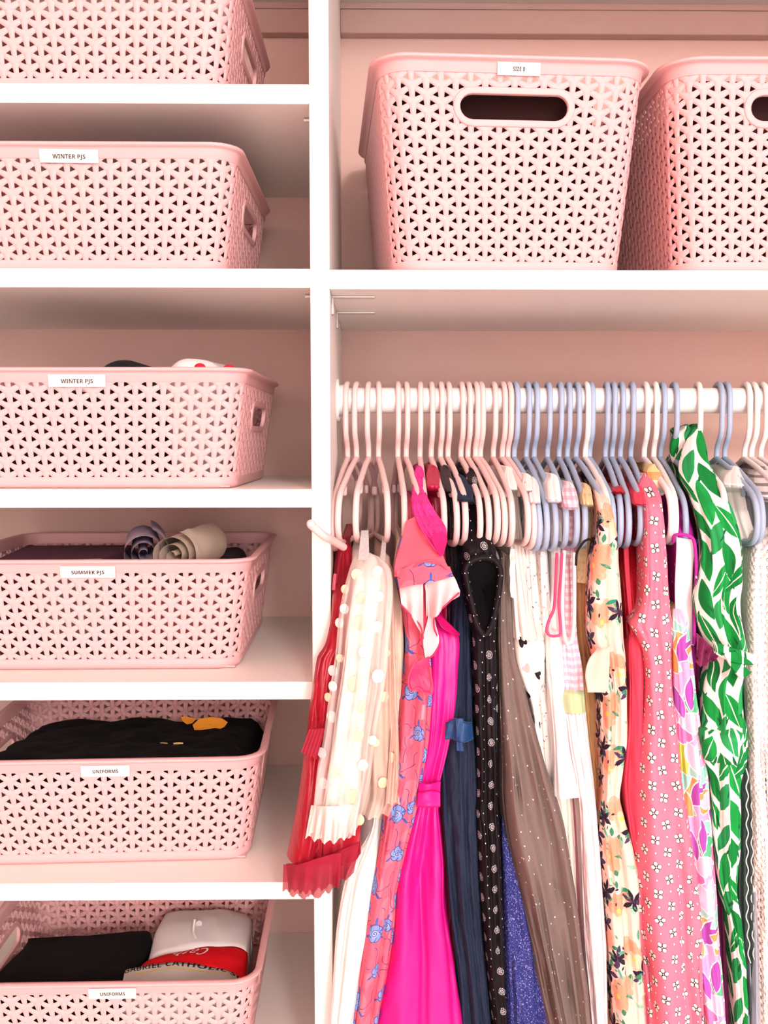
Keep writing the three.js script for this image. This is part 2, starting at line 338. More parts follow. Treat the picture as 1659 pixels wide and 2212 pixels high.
// fourth shelf
{
  roll('rolled_clothes', 'lilac rolled pyjamas showing above the summer basket rim', 'clothes', 312, 1182, -0.125, 0.0275, 0.13, jersey(0xb9a9bd), 0.25, 3);
  roll('rolled_clothes', 'beige rolled pyjamas beside the lilac roll', 'clothes', 410, 1187, -0.118, 0.028, 0.12, jersey(0xd9c3b0), -0.12, 5);
  pile('folded_clothes', 'dark mauve folded pyjamas at the left of the summer basket', 'clothes', -100, 250, 1196, -0.14, -0.25, -0.07, 0.09, jersey(0x5d3340), { sd: 9, amp: 0.012 });
  pile('folded_clothes', 'pale grey folded pyjamas in front of the dark mauve ones', 'clothes', 70, 240, 1212, -0.075, -0.1, -0.062, 0.09, jersey(0xa28d8e), { sd: 10 });
  pile('folded_clothes', 'pink folded pyjamas under the lilac and beige rolls', 'clothes', 265, 500, 1255, -0.1, -0.3, -0.07, 0.07, jersey(0xd9988f), { sd: 11 });
  pile('folded_clothes', 'black folded pyjamas at the right end of the summer basket', 'clothes', 440, 515, 1200, -0.2, -0.29, -0.16, 0.1, jersey(0x2d2026), { sd: 12 });
}
// fifth shelf: one heap of black clothes with an orange print
{
  const t = thing('folded_clothes', 'black folded uniform with an orange print and a bit of gold lettering', 'clothes', null, [bx, SH[4] + 0.004, -0.176]);
  const black = jersey(0x0d0b0d, { sheen: 0.05 }), rows = [], N = 44, M = 36, y1 = at(300, 1643, -0.055).y - SH[4] - 0.004, y2 = at(300, 1550, -0.29).y - SH[4] - 0.004;
  for (let i = 0; i <= N; i++) { const row = []; for (let j = 0; j <= M; j++) { const u = j / M * 2 - 1, v = i / N, z = lerp(0.13, -0.128, v), x = u * 0.153, edge = Math.max(Math.pow(Math.abs(u), 14), Math.pow(Math.abs(v * 2 - 1), 16)); row.push([x, lerp(y1, y2, smooth(0, 1, v)) - edge * 0.03 + 0.006 * nz(x * 22, z * 30, 4) + 0.003 * nz(x * 50, z * 60, 8), z]); } rows.push(row); }
  part('black_cloth', gridGeo(rows), black, t);
  const spot = (list, z, name, mat) => { const P = list.map(([x, y]) => at(x, y, z)), c = P.reduce((a, p) => a.add(p), new THREE.Vector3()).divideScalar(P.length), f = P.map((p) => p.clone().sub(t.position)), k = c.sub(t.position); const g = gridGeo([f.map((p) => p.toArray()), f.map((p) => [lerp(p.x, k.x, 0.5), lerp(p.y, k.y, 0.5) + 0.001, lerp(p.z, k.z, 0.5) + 0.001]), f.map((p) => [lerp(p.x, k.x, 0.97), lerp(p.y, k.y, 0.97) + 0.0012, lerp(p.z, k.z, 0.97) + 0.0012])], true); tag(part(name, g, mat, t), name === 'gold_lettering' ? 'thin strip of gold lettering' : 'orange printed shape'); };
  const orange = jersey(0xe0902e);
  spot([[416, 1566], [430, 1553], [455, 1549], [480, 1552], [492, 1560], [485, 1570], [465, 1580], [440, 1586], [422, 1582]], -0.205, 'orange_print', orange);
  spot([[390, 1548], [405, 1548], [424, 1553], [416, 1562], [404, 1565], [394, 1558]], -0.225, 'orange_print', orange);
  spot([[374, 1605], [384, 1603], [396, 1604], [395, 1607], [384, 1608], [375, 1608]], -0.12, 'gold_lettering', jersey(0xdcb76a));
  spot([[346, 1604], [362, 1605], [362, 1606.5], [346, 1605.5]], -0.12, 'gold_lettering', jersey(0xdcb76a));
}
// bottom basket
{
  const mk = (name, label, z0, z1, list, mat, bulge = 0.004, sd = 1) => {   // a folded shirt whose top face runs between a rear and a front line
    const [back, front] = list, n = 36, L = (P, z) => new THREE.CatmullRomCurve3(P.map(([x, y]) => at(x, y, z)), false, 'centripetal').getPoints(n), B = L(back, z0), Fr = L(front, z1); for (const p of [...B, ...Fr]) p.x = Math.max(p.x, bx - 0.142);
    const y = S6 + 0.006;
    const t = thing('folded_clothes', label, 'clothes', null, [(B[0].x + B[n].x) / 2, y, (z0 + z1) / 2]), rows = [], uvs = [];
    for (let i = 0; i <= n; i++) {
      const b = B[i], f = Fr[i], row = [], uv = [], e = Math.pow(Math.abs(i / n * 2 - 1), 10);
      row.push([b.x, y, b.z]); row.push([b.x, b.y - 0.012, b.z - 0.002]); uv.push([i / n, -1], [i / n, -0.3]);
      for (let j = 0; j <= 12; j++) { const k = j / 12, p = b.clone().lerp(f, k); row.push([p.x, p.y + bulge * Math.sin(Math.PI * k) - e * 0.006 + 0.0025 * nz(p.x * 40, p.z * 40, sd), p.z]); uv.push([i / n, k]); }
      row.push([f.x, f.y - 0.014, f.z + 0.004], [f.x, y, f.z - 0.008]); uv.push([i / n, 1.3], [i / n, 2]);
      rows.push(row.map((p) => [p[0] - t.position.x, p[1] - t.position.y, p[2] - t.position.z])); uvs.push(uv);
    }
    const side = (r) => r.map((p) => p), all = [side(rows[0]).map((p) => [p[0] + 0.004, -0.001, p[2]]), ...rows, rows[n].map((p) => [p[0] - 0.004, -0.001, p[2]])];
    part('folded_cloth', gridGeo(all, false, [uvs[0], ...uvs, uvs[n]]), mat, t);
    return t;
  };
  mk('a', 'black folded uniform filling the left half of the bottom basket', -0.2, -0.05, [[[-60, 2060], [8, 2040], [30, 2031], [60, 2028], [180, 2022], [290, 2012], [322, 2012], [330, 2026]], [[-120, 2152], [60, 2155], [180, 2156], [262, 2156]]], jersey(0x0f0c0e, { sheen: 0.05 }), 0.004, 3);
  const wt = mk('b', 'white polo shirt with a button, folded at the back of the bottom basket', -0.27, -0.145, [[[352, 1978], [366, 1971], [420, 1968], [450, 1965], [490, 1966], [530, 1975], [545, 1984]], [[318, 2072], [360, 2058], [420, 2046], [480, 2044], [535, 2046]]], jersey(0xf5f0ef), 0.01, 4);
  const bt = at(432, 2012, -0.2).add(new THREE.Vector3(0, 0.013, 0.006)).sub(wt.position); part('button', new THREE.CylinderGeometry(0.0042, 0.0042, 0.0018, 18).rotateX(0.7).translate(bt.x, bt.y, bt.z), cloth(0xe2dcd9), wt);
  for (const L of [[[421, 2000], [418, 2025], [425, 2042]], [[446, 2022], [458, 2036], [466, 2044]]]) { part('crease', tube(L.map(([x, y], i) => at(x, y, -0.185 + i * 0.012).add(new THREE.Vector3(0, 0.008, 0)).sub(wt.position)), 0.0016), jersey(0xe8e2e0), wt); }
  const redTex = canvasTex(1024, (g, w, h) => { g.fillStyle = '#d8121f'; g.fillRect(0, 0, w, h); g.fillStyle = '#fff'; g.font = 'italic 150px serif'; g.save(); g.translate(0, h); g.scale(1, -1); g.restore(); g.textAlign = 'center'; g.save(); g.translate(w * 0.5, 30); g.rotate(Math.PI); g.fillText('Cath', 0, 0); g.restore(); }, null, 256); redTex.wrapS = redTex.wrapT = THREE.ClampToEdgeWrapping; redTex.flipY = false;
  mk('c', 'red folded shirt with a line of white script, between white polo and grey sweatshirt', -0.145, -0.105, [[[318, 2076], [360, 2060], [420, 2048], [480, 2044], [535, 2048]], [[290, 2092], [340, 2083], [400, 2082], [470, 2090], [532, 2104]]], printed(redTex, { bumpScale: 0.0001 }), 0.003, 5);
  const greyTex = canvasTex(1024, (g, w, h) => { g.fillStyle = '#cdc9c1'; g.fillRect(0, 0, w, h); seed = 12; for (let i = 0; i < 6000; i++) { g.fillStyle = rnd() > 0.5 ? 'rgba(210,206,200,.5)' : 'rgba(150,145,140,.4)'; g.fillRect(rr(0, w), rr(0, h), 4, 2); } g.fillStyle = '#3a2c2a'; g.font = 'bold 92px sans-serif'; g.textAlign = 'center'; g.transform(1, 0, -0.2, 1, 0, 0); g.fillText('GABRIEL CATHOLIC SC', w * 0.53, 50); g.setTransform(1, 0, 0, 1, 0, 0); g.fillStyle = '#d9c27a'; g.fillRect(w * 0.16, 78, w, 20); }, null, 400); greyTex.wrapS = greyTex.wrapT = THREE.ClampToEdgeWrapping; greyTex.flipY = false;
  mk('d', 'light grey sweatshirt printed with a school name, front right of the bottom basket', -0.104, -0.05, [[[256, 2096], [300, 2090], [345, 2082], [400, 2080], [470, 2090], [524, 2104]], [[268, 2160], [340, 2160], [430, 2160], [510, 2158]]], printed(greyTex), 0.003, 6);
}
// tall baskets
pile('folded_clothes', 'dark brown clothes inside the tall basket labelled size 8', 'clothes', 850, 1290, 190, -0.03, -0.3, -0.03, 0.194, jersey(0x2c1717), { sd: 21, amp: 0.003, r: 0.012 }).position.y = SR + 0.004;
pile('folded_clothes', 'dark plum clothes inside the cropped tall basket', 'clothes', 1500, 1930, 190, -0.03, -0.3, -0.03, 0.194, jersey(0x351f20), { sd: 22, amp: 0.003, r: 0.012 }).position.y = SR + 0.004;

// ───────────────────────── hanging rail ─────────────────────────
const ROD_Z = -0.175, ROD_Y = at(1000, 865, ROD_Z).y;
const enamel = new THREE.MeshPhysicalMaterial({ color: 0xf3ece9, roughness: 0.25, clearcoat: 0.3 });
{
  const t = thing('closet_rail', 'thick white round clothes rail under the long shelf, carrying all the hangers', 'rail', null, [0, ROD_Y, ROD_Z]);
  part('rod', new THREE.CylinderGeometry(0.0155, 0.0155, XR - DR - 0.004, 40).rotateZ(Math.PI / 2).translate((XR + DR) / 2, 0, 0), enamel, t);
  const cup = new THREE.Shape(); cup.absarc(0, 0, 0.024, 0, Math.PI * 2);
  for (const [x, s] of [[DR, 1], [XR, -1]]) {
    const f = part('end_socket', merged([new THREE.CylinderGeometry(0.026, 0.026, 0.003, 32).rotateZ(Math.PI / 2).translate(x + s * 0.0015, 0, 0), new THREE.CylinderGeometry(0.0185, 0.0195, 0.012, 32).rotateZ(Math.PI / 2).translate(x + s * 0.007, 0, 0)]), enamel, t);
    part('screw', new THREE.SphereGeometry(0.0028, 10, 8).scale(0.6, 1, 1).translate(x + s * 0.0035, -0.0225, 0.005), steel, f);
  }
}

// ───────────────────────── hangers ─────────────────────────
const hookGeo = (() => {
  const p = []; for (let a = 205; a >= -5; a -= 15) { const t = a * Math.PI / 180; p.push([0, 0.0004 + Math.sin(t) * 0.0194, Math.cos(t) * 0.0194]); }
  p.push([0, -0.016, 0.0196], [0, -0.034, 0.0188], [0, -0.044, 0.0145], [0, -0.052, 0.006], [0, -0.06, 0.001], [0, -0.074, 0]);
  return mergeGeometries([tube(p, 0.00335, false, 90, 10), new THREE.SphereGeometry(0.0034, 10, 8).translate(...p[0])]);
})();
const frameGeo = tube([[0, -0.0705, 0], [0, -0.0735, 0.014], [0, -0.083, 0.05], [0, -0.099, 0.098], [0, -0.109, 0.126], [0, -0.12, 0.141], [0, -0.139, 0.148], [0, -0.155, 0.143], [0, -0.163, 0.128], [0, -0.165, 0.1], [0, -0.165, 0.05],
  [0, -0.165, 0], [0, -0.165, -0.05], [0, -0.165, -0.1], [0, -0.163, -0.128], [0, -0.155, -0.143], [0, -0.139, -0.148], [0, -0.12, -0.141], [0, -0.109, -0.126], [0, -0.099, -0.098], [0, -0.083, -0.05], [0, -0.0735, -0.014]], 0.00345, true, 130, 10);
const stubGeo = new THREE.CapsuleGeometry(0.0028, 0.007, 4, 8);
const hangerPlastic = {
  pink: new THREE.MeshPhysicalMaterial({ color: 0xf2cbc7, roughness: 0.38, specularIntensity: 0.6 }),
  blue: new THREE.MeshPhysicalMaterial({ color: 0xa2b3cb, roughness: 0.38, specularIntensity: 0.6 }),
  white: new THREE.MeshPhysicalMaterial({ color: 0xf3ece8, roughness: 0.38, specularIntensity: 0.6 }),
};
const ORD = ['first', 'second', 'third', 'fourth', 'fifth', 'sixth', 'seventh', 'eighth', 'ninth', 'tenth', 'eleventh', 'twelfth', 'thirteenth', 'fourteenth', 'fifteenth', 'sixteenth', 'seventeenth', 'eighteenth'];
const proto = {}, counted = { pink: 0, blue: 0, white: 0 };
const LABEL_FROM = { pink: 'from the white divider', blue: 'counted rightward from the pink ones', white: 'counted rightward along the rail' };
const hangerAt = [];
function hanger(kind, hx, tx, ty = 1186) {
  let t = proto[kind];
  const label = `${ORD[counted[kind]]} ${kind === 'blue' ? 'light blue' : kind === 'pink' ? 'pale pink' : 'white'} plastic hanger ${LABEL_FROM[kind]}`;
  counted[kind]++;
  if (!t) {
    t = proto[kind] = thing('clothes_hanger', label, 'hanger', `${kind} plastic hangers on the rail`);
    part('hook', hookGeo, hangerPlastic[kind], t);
    const f = part('frame', frameGeo, hangerPlastic[kind], t);
    for (const s of [-1, 1]) part('strap_notch', stubGeo, hangerPlastic[kind], f).position.set(0, -0.108, s * 0.1);
  } else { t = t.clone(); t.name = numbered('clothes_hanger'); scene.add(t); t.userData = { ...t.userData, label }; }
  const a = at(hx, 985, ROD_Z), b = at(tx, ty, ROD_Z + 0.145);
  t.position.set(a.x, ROD_Y, ROD_Z);
  const yaw = Math.asin(clamp((b.x - a.x) / 0.145, -0.5, 0.5)), dip = Math.asin(clamp((b.y - (ROD_Y - 0.167)) / 0.145, -0.2, 0.2));
  t.rotation.order = 'YXZ'; t.rotation.y = yaw; t.rotation.x = -dip * 0.6;
  hangerAt.push({ x: a.x, yaw });
}
[[751, 718, 1200], [771, 733, 1170], [797, 771, 1160], [817, 836, 1160], [859, 873, 1172], [877, 905, 1176], [907, 917, 1180], [931, 958, 1180], [951, 985, 1178], [967, 1003, 1172], [995, 1035, 1180], [1010, 1054, 1180], [1026, 1071, 1166], [1037, 1087, 1176], [1065, 1104, 1178], [1084, 1137, 1175], [1097, 1152, 1192]].forEach((a) => hanger('pink', ...a));
[[1111, 1165, 1202], [1137, 1181, 1202], [1154, 1200, 1202], [1182, 1221, 1186], [1207, 1244, 1184], [1225, 1262, 1186], [1243, 1298, 1175], [1273, 1322, 1184], [1307, 1339, 1186], [1322, 1357, 1188], [1339, 1381, 1176], [1362, 1396, 1188], [1427, 1480, 1196], [1452, 1517, 1170], [1547, 1630, 1176], [1564, 1641, 1172]].forEach((a) => hanger('blue', ...a));
[[1263, 1310, 1170], [1390, 1445, 1168], [1411, 1456, 1170], [1503, 1560, 1150], [1606, 1690, 1165], [1621, 1712, 1165], [1641, 1735, 1165]].forEach((a) => hanger('white', ...a));
// a clip hanger turned towards the shelves, its end standing out in front of the divider
{
  const a = at(738, 1010, -0.1), b = at(672, 1132, 0.03), t = thing('skirt_hanger', 'pink skirt hanger whose end sticks out in front of the white divider', 'hanger', null, [b.x, b.y, b.z]);
  const d = new THREE.Vector3().subVectors(at(742, 1182, -0.02), b);
  part('bar', tube([[-0.001, 0, 0], d.clone().multiplyScalar(0.4).add(new THREE.Vector3(0, -0.001, 0.012)), d.clone().multiplyScalar(0.7).add(new THREE.Vector3(0, 0, 0.006)), d], 0.0043, false, 30, 10), hangerPlastic.pink, t);
  part('end_cap', new THREE.SphereGeometry(0.0046, 14, 10), hangerPlastic.pink, t);
}

// ───────────────────────── prints ─────────────────────────
const ell = (g, x, y, a, b, r, c) => { g.fillStyle = c; g.beginPath(); g.ellipse(x, y, a, b, r, 0, 7); g.fill(); };
const wrapDraw = (g, s, x, y, m, f, h = s) => { for (const dx of [-s, 0, s]) for (const dy of [-h, 0, h]) if (x + dx > -m && x + dx < s + m && y + dy > -m && y + dy < h + m) { g.save(); g.translate(x + dx, y + dy); f(g); g.restore(); } };
const leaf = (g, l, w, c) => { g.fillStyle = c; g.beginPath(); g.moveTo(0, -l); g.quadraticCurveTo(w, -l * 0.1, 0, l); g.quadraticCurveTo(-w, -l * 0.1, 0, -l); g.fill(); };
const pinkFlowerTex = canvasTex(512, (g, s) => {
  g.fillStyle = '#ee7990'; g.fillRect(0, 0, s, s);
  const flower = (x, y, a) => wrapDraw(g, s, x, y, 90, (g) => { g.rotate(a); for (let k = 0; k < 4; k++) { g.rotate(Math.PI / 2); ell(g, 0, -29, 24, 27, 0, '#4a2f38'); } for (let k = 0; k < 4; k++) { g.rotate(Math.PI / 2); ell(g, 0, -32, 18, 20, 0, '#fff6f2'); g.strokeStyle = '#b69aa0'; g.lineWidth = 2; g.beginPath(); g.moveTo(0, -14); g.lineTo(0, -30); g.stroke(); } g.rotate(Math.PI / 4); for (let k = 0; k < 4; k++) { g.rotate(Math.PI / 2); ell(g, 0, -17, 7, 8, 0, '#4a2f38'); } ell(g, 0, 0, 9, 9, 0, '#4a2f38'); ell(g, 0, 0, 6, 6, 0, '#fff6f2'); });
  const dot = (x, y) => wrapDraw(g, s, x, y, 20, (g) => { ell(g, 0, 0, 12, 14, 0, '#5a3540'); ell(g, 0, 0, 9, 11, 0, '#fdeef0'); });
  for (let i = 0; i < 2; i++) for (let j = 0; j < 2; j++) { flower(128 + i * 256, 64 + j * 256, 0.4 + (i + j) * 0.5); flower(i * 256, 192 + j * 256, 1 + i * 0.3 - j * 0.4); dot(i * 256 + 6, 50 + j * 256); dot(128 + i * 256, 190 + j * 256); }
}, 0.056);
const greenTex = canvasTex(1024, (g, s) => {
  g.fillStyle = '#f8f6ee'; g.fillRect(0, 0, s, s); seed = 77;
  for (let i = 0; i < 10; i++) for (let j = 0; j < 5; j++) {
    const x = (i + rr(0.3, 0.7)) * s / 10, y = (j + (i % 2) * 0.5 + rr(-0.1, 0.1)) * s / 5, l = rr(98, 132), w = rr(72, 108), a = (i % 2 ? 0.35 : -0.45) + rr(-0.25, 0.25), c = ['#17913f', '#1b9a46', '#128038', '#2a9a55'][Math.floor(rnd() * 4)], cut = rnd();
    wrapDraw(g, s, x, y, 150, (g) => { g.rotate(a); leaf(g, l, w, c); if (cut > 0.55) { g.rotate(0.16); g.fillStyle = '#f8f6ee'; g.beginPath(); g.moveTo(-4, -l); g.quadraticCurveTo(14, 0, 0, l); g.quadraticCurveTo(-2, 0, -4, -l); g.fill(); } });
    const x2 = x + rr(36, 60), y2 = y + rr(-70, 70), a2 = a + rr(-0.3, 0.3);
    wrapDraw(g, s, x2, y2, 90, (g) => { g.rotate(a2); leaf(g, rr(26, 60), 16, '#1d5f38'); });
  }
}, 0.19);
const peachTex = canvasTex(1024, (g, s) => {
  g.fillStyle = '#f6cdbd'; g.fillRect(0, 0, s, s); seed = 4242;
  const blob = (x, y, r, c, n = 7) => wrapDraw(g, s, x, y, r * 3, (g) => { for (let k = 0; k < n; k++) { g.rotate(Math.PI * 2 / n + 0.1); g.globalAlpha = 0.75; ell(g, 0, -r * 0.75, r * 0.62, r * 0.75, 0.2, c); } g.globalAlpha = 1; });
  const spots = [[260, 120], [760, 300], [380, 480], [820, 640], [200, 760], [620, 900], [60, 400], [960, 100], [560, 720]];
  for (const [x, y] of spots) {
    for (let k = 0; k < 3; k++) blob(x + rr(-95, 95), y + rr(-80, 80), rr(46, 72), ['#f5a587', '#f7b79e', '#f39a7c', '#f9c6a8'][Math.floor(rnd() * 4)]);
    ell(g, x + 12, y + 10, 18, 18, 0, '#f4c561');
    for (let k = 0; k < 9; k++) { const a = rr(0, 6.3), d = rr(110, 200), gx = x + Math.cos(a) * d, gy = y + Math.sin(a) * d, l = rr(24, 50), w = rr(18, 36), ra = a + Math.PI / 2 + rr(-0.8, 0.8), c = ['#2f8a6c', '#58a286', '#3f7d5e', '#8fc0a0'][Math.floor(rnd() * 4)]; wrapDraw(g, s, gx, gy, 80, (g) => { g.rotate(ra); leaf(g, l, w, c); }); }
    for (let m = 0; m < 2; m++) {
      const a0 = rr(0, 6.3), fx = x + Math.cos(a0) * 165, fy = y + Math.sin(a0) * 150, n = 5 + Math.floor(rnd() * 3), off = rr(0, 3);
      for (let k = 0; k < n; k++) { const l = rr(34, 62), w = rr(28, 50), ra = off + k * 6.283 / n + rr(-0.2, 0.2); wrapDraw(g, s, fx, fy, 160, (g) => { g.rotate(ra); g.translate(0, -l); leaf(g, l, w, k % 3 === 1 ? '#4b3a58' : '#2a2030'); }); }
      for (let k = 0; k < 10; k++) { const bx2 = fx + rr(-120, 120), by2 = fy + rr(-90, 90), ra = rr(0, 6); wrapDraw(g, s, bx2, by2, 40, (g) => { g.rotate(ra); leaf(g, 17, 14, k % 2 ? '#2a2030' : '#4d8f72'); }); }
    }
  }
}, 0.15);
const roseTex = canvasTex(1024, (g, s) => {
  g.fillStyle = '#e8637a'; g.fillRect(0, 0, s, s); seed = 99;
  for (let i = 0; i < 26; i++) { const x = rr(0, s), y = rr(0, s), r = rr(60, 150); wrapDraw(g, s, x, y, r, (g) => { g.globalAlpha = 0.25; ell(g, 0, 0, r, r * 0.7, rr(0, 3), i % 2 ? '#f7a3a8' : '#ef5a74'); g.globalAlpha = 1; }); }
  g.lineWidth = 5; g.strokeStyle = '#3b2a66';
  for (let i = 0; i < 46; i++) { const x = rr(0, s), y = rr(0, s), a = rr(0, 6.3), l = rr(50, 120), k1 = rr(-80, 80); wrapDraw(g, s, x, y, 200, (g) => { g.rotate(a); g.strokeStyle = '#4a2f66'; g.beginPath(); g.moveTo(-l, 0); g.bezierCurveTo(-l * 0.3, k1, l * 0.3, -k1, l, 14); g.stroke(); }); }
  for (const [x, y, r] of [[180, 190, 78], [690, 120, 64], [470, 420, 84], [860, 560, 72], [220, 640, 70], [600, 800, 80], [110, 930, 58], [900, 900, 60], [330, 60, 58], [860, 330, 66], [60, 420, 56], [420, 620, 60], [740, 740, 58], [330, 940, 62]]) {
    wrapDraw(g, s, x, y, 200, (g) => {
      for (let k = 0; k < 5; k++) { g.rotate(1.256); g.fillStyle = '#7d93d0'; g.strokeStyle = '#2d2a6c'; g.lineWidth = 5; g.beginPath(); g.ellipse(0, -r * 0.5, r * 0.55, r * 0.5, 0, 0, 7); g.fill(); g.stroke(); }
      ell(g, 0, 0, r * 0.5, r * 0.45, 0, '#96a8dc'); g.beginPath(); for (let t = 0; t < 12; t += 0.2) g.lineTo(Math.cos(t) * t * r * 0.036, Math.sin(t) * t * r * 0.036); g.stroke();
      for (let k = 0; k < 3; k++) { g.rotate(2.1); g.save(); g.translate(0, -r * 1.35); leaf(g, r * 0.5, r * 0.32, '#4a5aa8'); g.restore(); }
    });
  }
}, 0.125);
const medallionTex = canvasTex(512, (g, s) => {
  g.fillStyle = '#120d12'; g.fillRect(0, 0, s, s); seed = 5;
  const med = (x, y, r) => wrapDraw(g, s, x, y, 80, (g) => { for (let k = 0; k < 18; k++) { g.rotate(0.349); ell(g, 0, -r, 4.5, 7, 0, k % 3 ? '#b9b2b4' : '#f4efee'); } for (let k = 0; k < 10; k++) { g.rotate(0.628); ell(g, 0, -r * 0.5, 4, 9, 0, '#d8d2d2'); } ell(g, 0, 0, 5, 5, 0, '#fff'); });
  med(128, 80, 44); med(384, 210, 42); med(128, 340, 44); med(384, 466, 42);
  for (const [x, y] of [[256, 40], [20, 190], [256, 310], [240, 150], [490, 60], [20, 440], [260, 440], [500, 330]]) wrapDraw(g, s, x, y, 20, (g) => ell(g, 0, 0, 7, 9, 0, '#e6e0e0'));
}, 0.044);
const multiTex = canvasTex(1024, (g, s) => {
  g.fillStyle = '#f7a6cf'; g.fillRect(0, 0, s, s); seed = 31;
  const C = ['#f38dc4', '#f59b5c', '#bdc654', '#5fb98a', '#a84fae', '#f9c6dd', '#9bd0c4', '#f27eb6', '#b05ab8'];
  for (let i = 0; i < 70; i++) { const x = rr(0, s), y = rr(0, s), l = rr(80, 170), w = rr(80, 190), a = rr(0, 6.3), c = C[i % C.length]; wrapDraw(g, s, x, y, 200, (g) => { g.rotate(a); leaf(g, l + 9, w + 20, '#fdf3ee'); leaf(g, l, w, c); }); }
}, 0.15);
const dotTex = (bg, fg, n, r, sd) => canvasTex(512, (g, s) => { g.fillStyle = bg; g.fillRect(0, 0, s, s); seed = sd; for (let i = 0; i < n; i++) { const x = rr(0, s), y = rr(0, s); wrapDraw(g, s, x, y, 40, (g) => ell(g, 0, 0, r * rr(0.7, 1.2), r, rr(0, 3), fg)); } }, 0.1);
const purpleDotTex = dotTex('#b32f9a', '#f6dff0', 22, 9, 8);
const taupeTex = canvasTex(512, (g, s) => { g.fillStyle = '#75655f'; g.fillRect(0, 0, s, s); seed = 61; for (let i = 0; i < 9000; i++) { g.fillStyle = rnd() > 0.5 ? 'rgba(136,120,114,.5)' : 'rgba(92,78,76,.5)'; g.fillRect(rr(0, s), rr(0, s), 2, 2); } for (let i = 0; i < 42; i++) { const x = rr(0, s), y = rr(0, s); ell(g, x, y, 3.2, 3.2, 0, '#fffaf6'); } }, 0.12);
const glitterTex = (base, cols, n, m) => canvasTex(512, (g, s) => { g.fillStyle = base; g.fillRect(0, 0, s, s); seed = 15; for (let i = 0; i < n; i++) { g.fillStyle = cols[Math.floor(rnd() * cols.length)]; g.save(); g.translate(rr(0, s), rr(0, s)); g.rotate(rr(0, 3)); g.fillRect(-3, -1.2, rr(3, 9), 2.4); g.restore(); } }, m);
const periTex = glitterTex('#2f3272', ['#4a50a0', '#5c62b4', '#9aa0e0', '#23265c', '#d8dafa', '#3c4190'], 4200, 0.09);
const goldTex = glitterTex('#d8c0a0', ['#f6e6cc', '#c9a877', '#fff4e2', '#b8935f'], 9000, 0.03);
const silverTex = glitterTex('#cfcac8', ['#ffffff', '#b9b4b2', '#f6f3ff', '#cfcac8'], 9000, 0.03);
const ginghamTex = canvasTex(256, (g, s) => { g.fillStyle = '#fdf3f2'; g.fillRect(0, 0, s, s); g.fillStyle = 'rgba(240,150,180,.5)'; for (let i = 0; i < 4; i++) { g.fillRect(i * 64, 0, 32, s); g.fillRect(0, i * 64, s, 32); } }, 0.03);
const seersuckerTex = canvasTex(256, (g, s) => { g.fillStyle = '#fdf1ee'; g.fillRect(0, 0, s, s); g.fillStyle = '#f6c3c8'; for (let i = 0; i < 8; i++) g.fillRect(i * 32, 0, 13, s); }, 0.036);
const heartTex = canvasTex(512, (g, s) => {
  g.fillStyle = '#fbf4ea'; g.fillRect(0, 0, s, s);
  const heart = (x, y, r, a, c) => wrapDraw(g, s, x, y, 120, (g) => { g.rotate(a); g.fillStyle = c; g.beginPath(); g.moveTo(0, r); g.bezierCurveTo(-r * 1.6, -r * 0.2, -r * 0.7, -r * 1.3, 0, -r * 0.45); g.bezierCurveTo(r * 0.7, -r * 1.3, r * 1.6, -r * 0.2, 0, r); g.fill(); });
  heart(120, 100, 52, 0.3, '#b4aaa4'); heart(380, 160, 54, 2.6, '#241d20'); heart(200, 330, 56, 1.2, '#241d20'); heart(430, 400, 52, -0.6, '#b4aaa4'); heart(40, 460, 46, 2, '#241d20'); heart(290, 20, 40, 1, '#ddd3cb');
}, 0.055);
const sweetTex = canvasTex(512, (g, s) => { g.fillStyle = '#fbf1ea'; g.fillRect(0, 0, s, s); seed = 71; const C = ['#efb3b4', '#8f9fc9', '#f3cfae', '#6a5a58', '#e08a96']; for (let i = 0; i < 60; i++) { const c = C[i % 5]; wrapDraw(g, s, rr(0, s), rr(0, s), 30, (g) => { g.rotate(rr(0, 6)); leaf(g, 14, 12, c); }); } }, 0.07);
const eyeletBump = bumpTex(256, (u, v) => { const a = u * 8 % 1 - 0.5, b = v * 8 % 1 - 0.5; return Math.hypot(a, b) < 0.16 ? 0 : 0.8 + 0.2 * Math.sin(u * 50) * Math.sin(v * 44); }, 0.06);

// ───────────────────────── clothes ─────────────────────────
// rows of numbers, sampled smoothly at k steps between the first and last entry of column 0
function sampleRows(rows, k) {
  const n = rows.length, out = [];
  const tangent = (i, c) => { const a = rows[Math.max(0, i - 1)], b = rows[Math.min(n - 1, i + 1)]; return (b[c] - a[c]) / (b[0] - a[0]); };
  for (let s = 0; s <= k; s++) {
    const y = lerp(rows[0][0], rows[n - 1][0], s / k);
    let i = 0; while (i < n - 2 && rows[i + 1][0] <= y) i++;
    const a = rows[i], b = rows[i + 1], h = b[0] - a[0], t = (y - a[0]) / h, r = [y];
    for (let c = 1; c < a.length; c++) {
      const t2 = t * t, t3 = t2 * t;
      r.push((2 * t3 - 3 * t2 + 1) * a[c] + (t3 - 2 * t2 + t) * h * tangent(i, c) + (-2 * t3 + 3 * t2) * b[c] + (t3 - t2) * h * tangent(i + 1, c));
    }
    out.push(r);
  }
  return out;
}
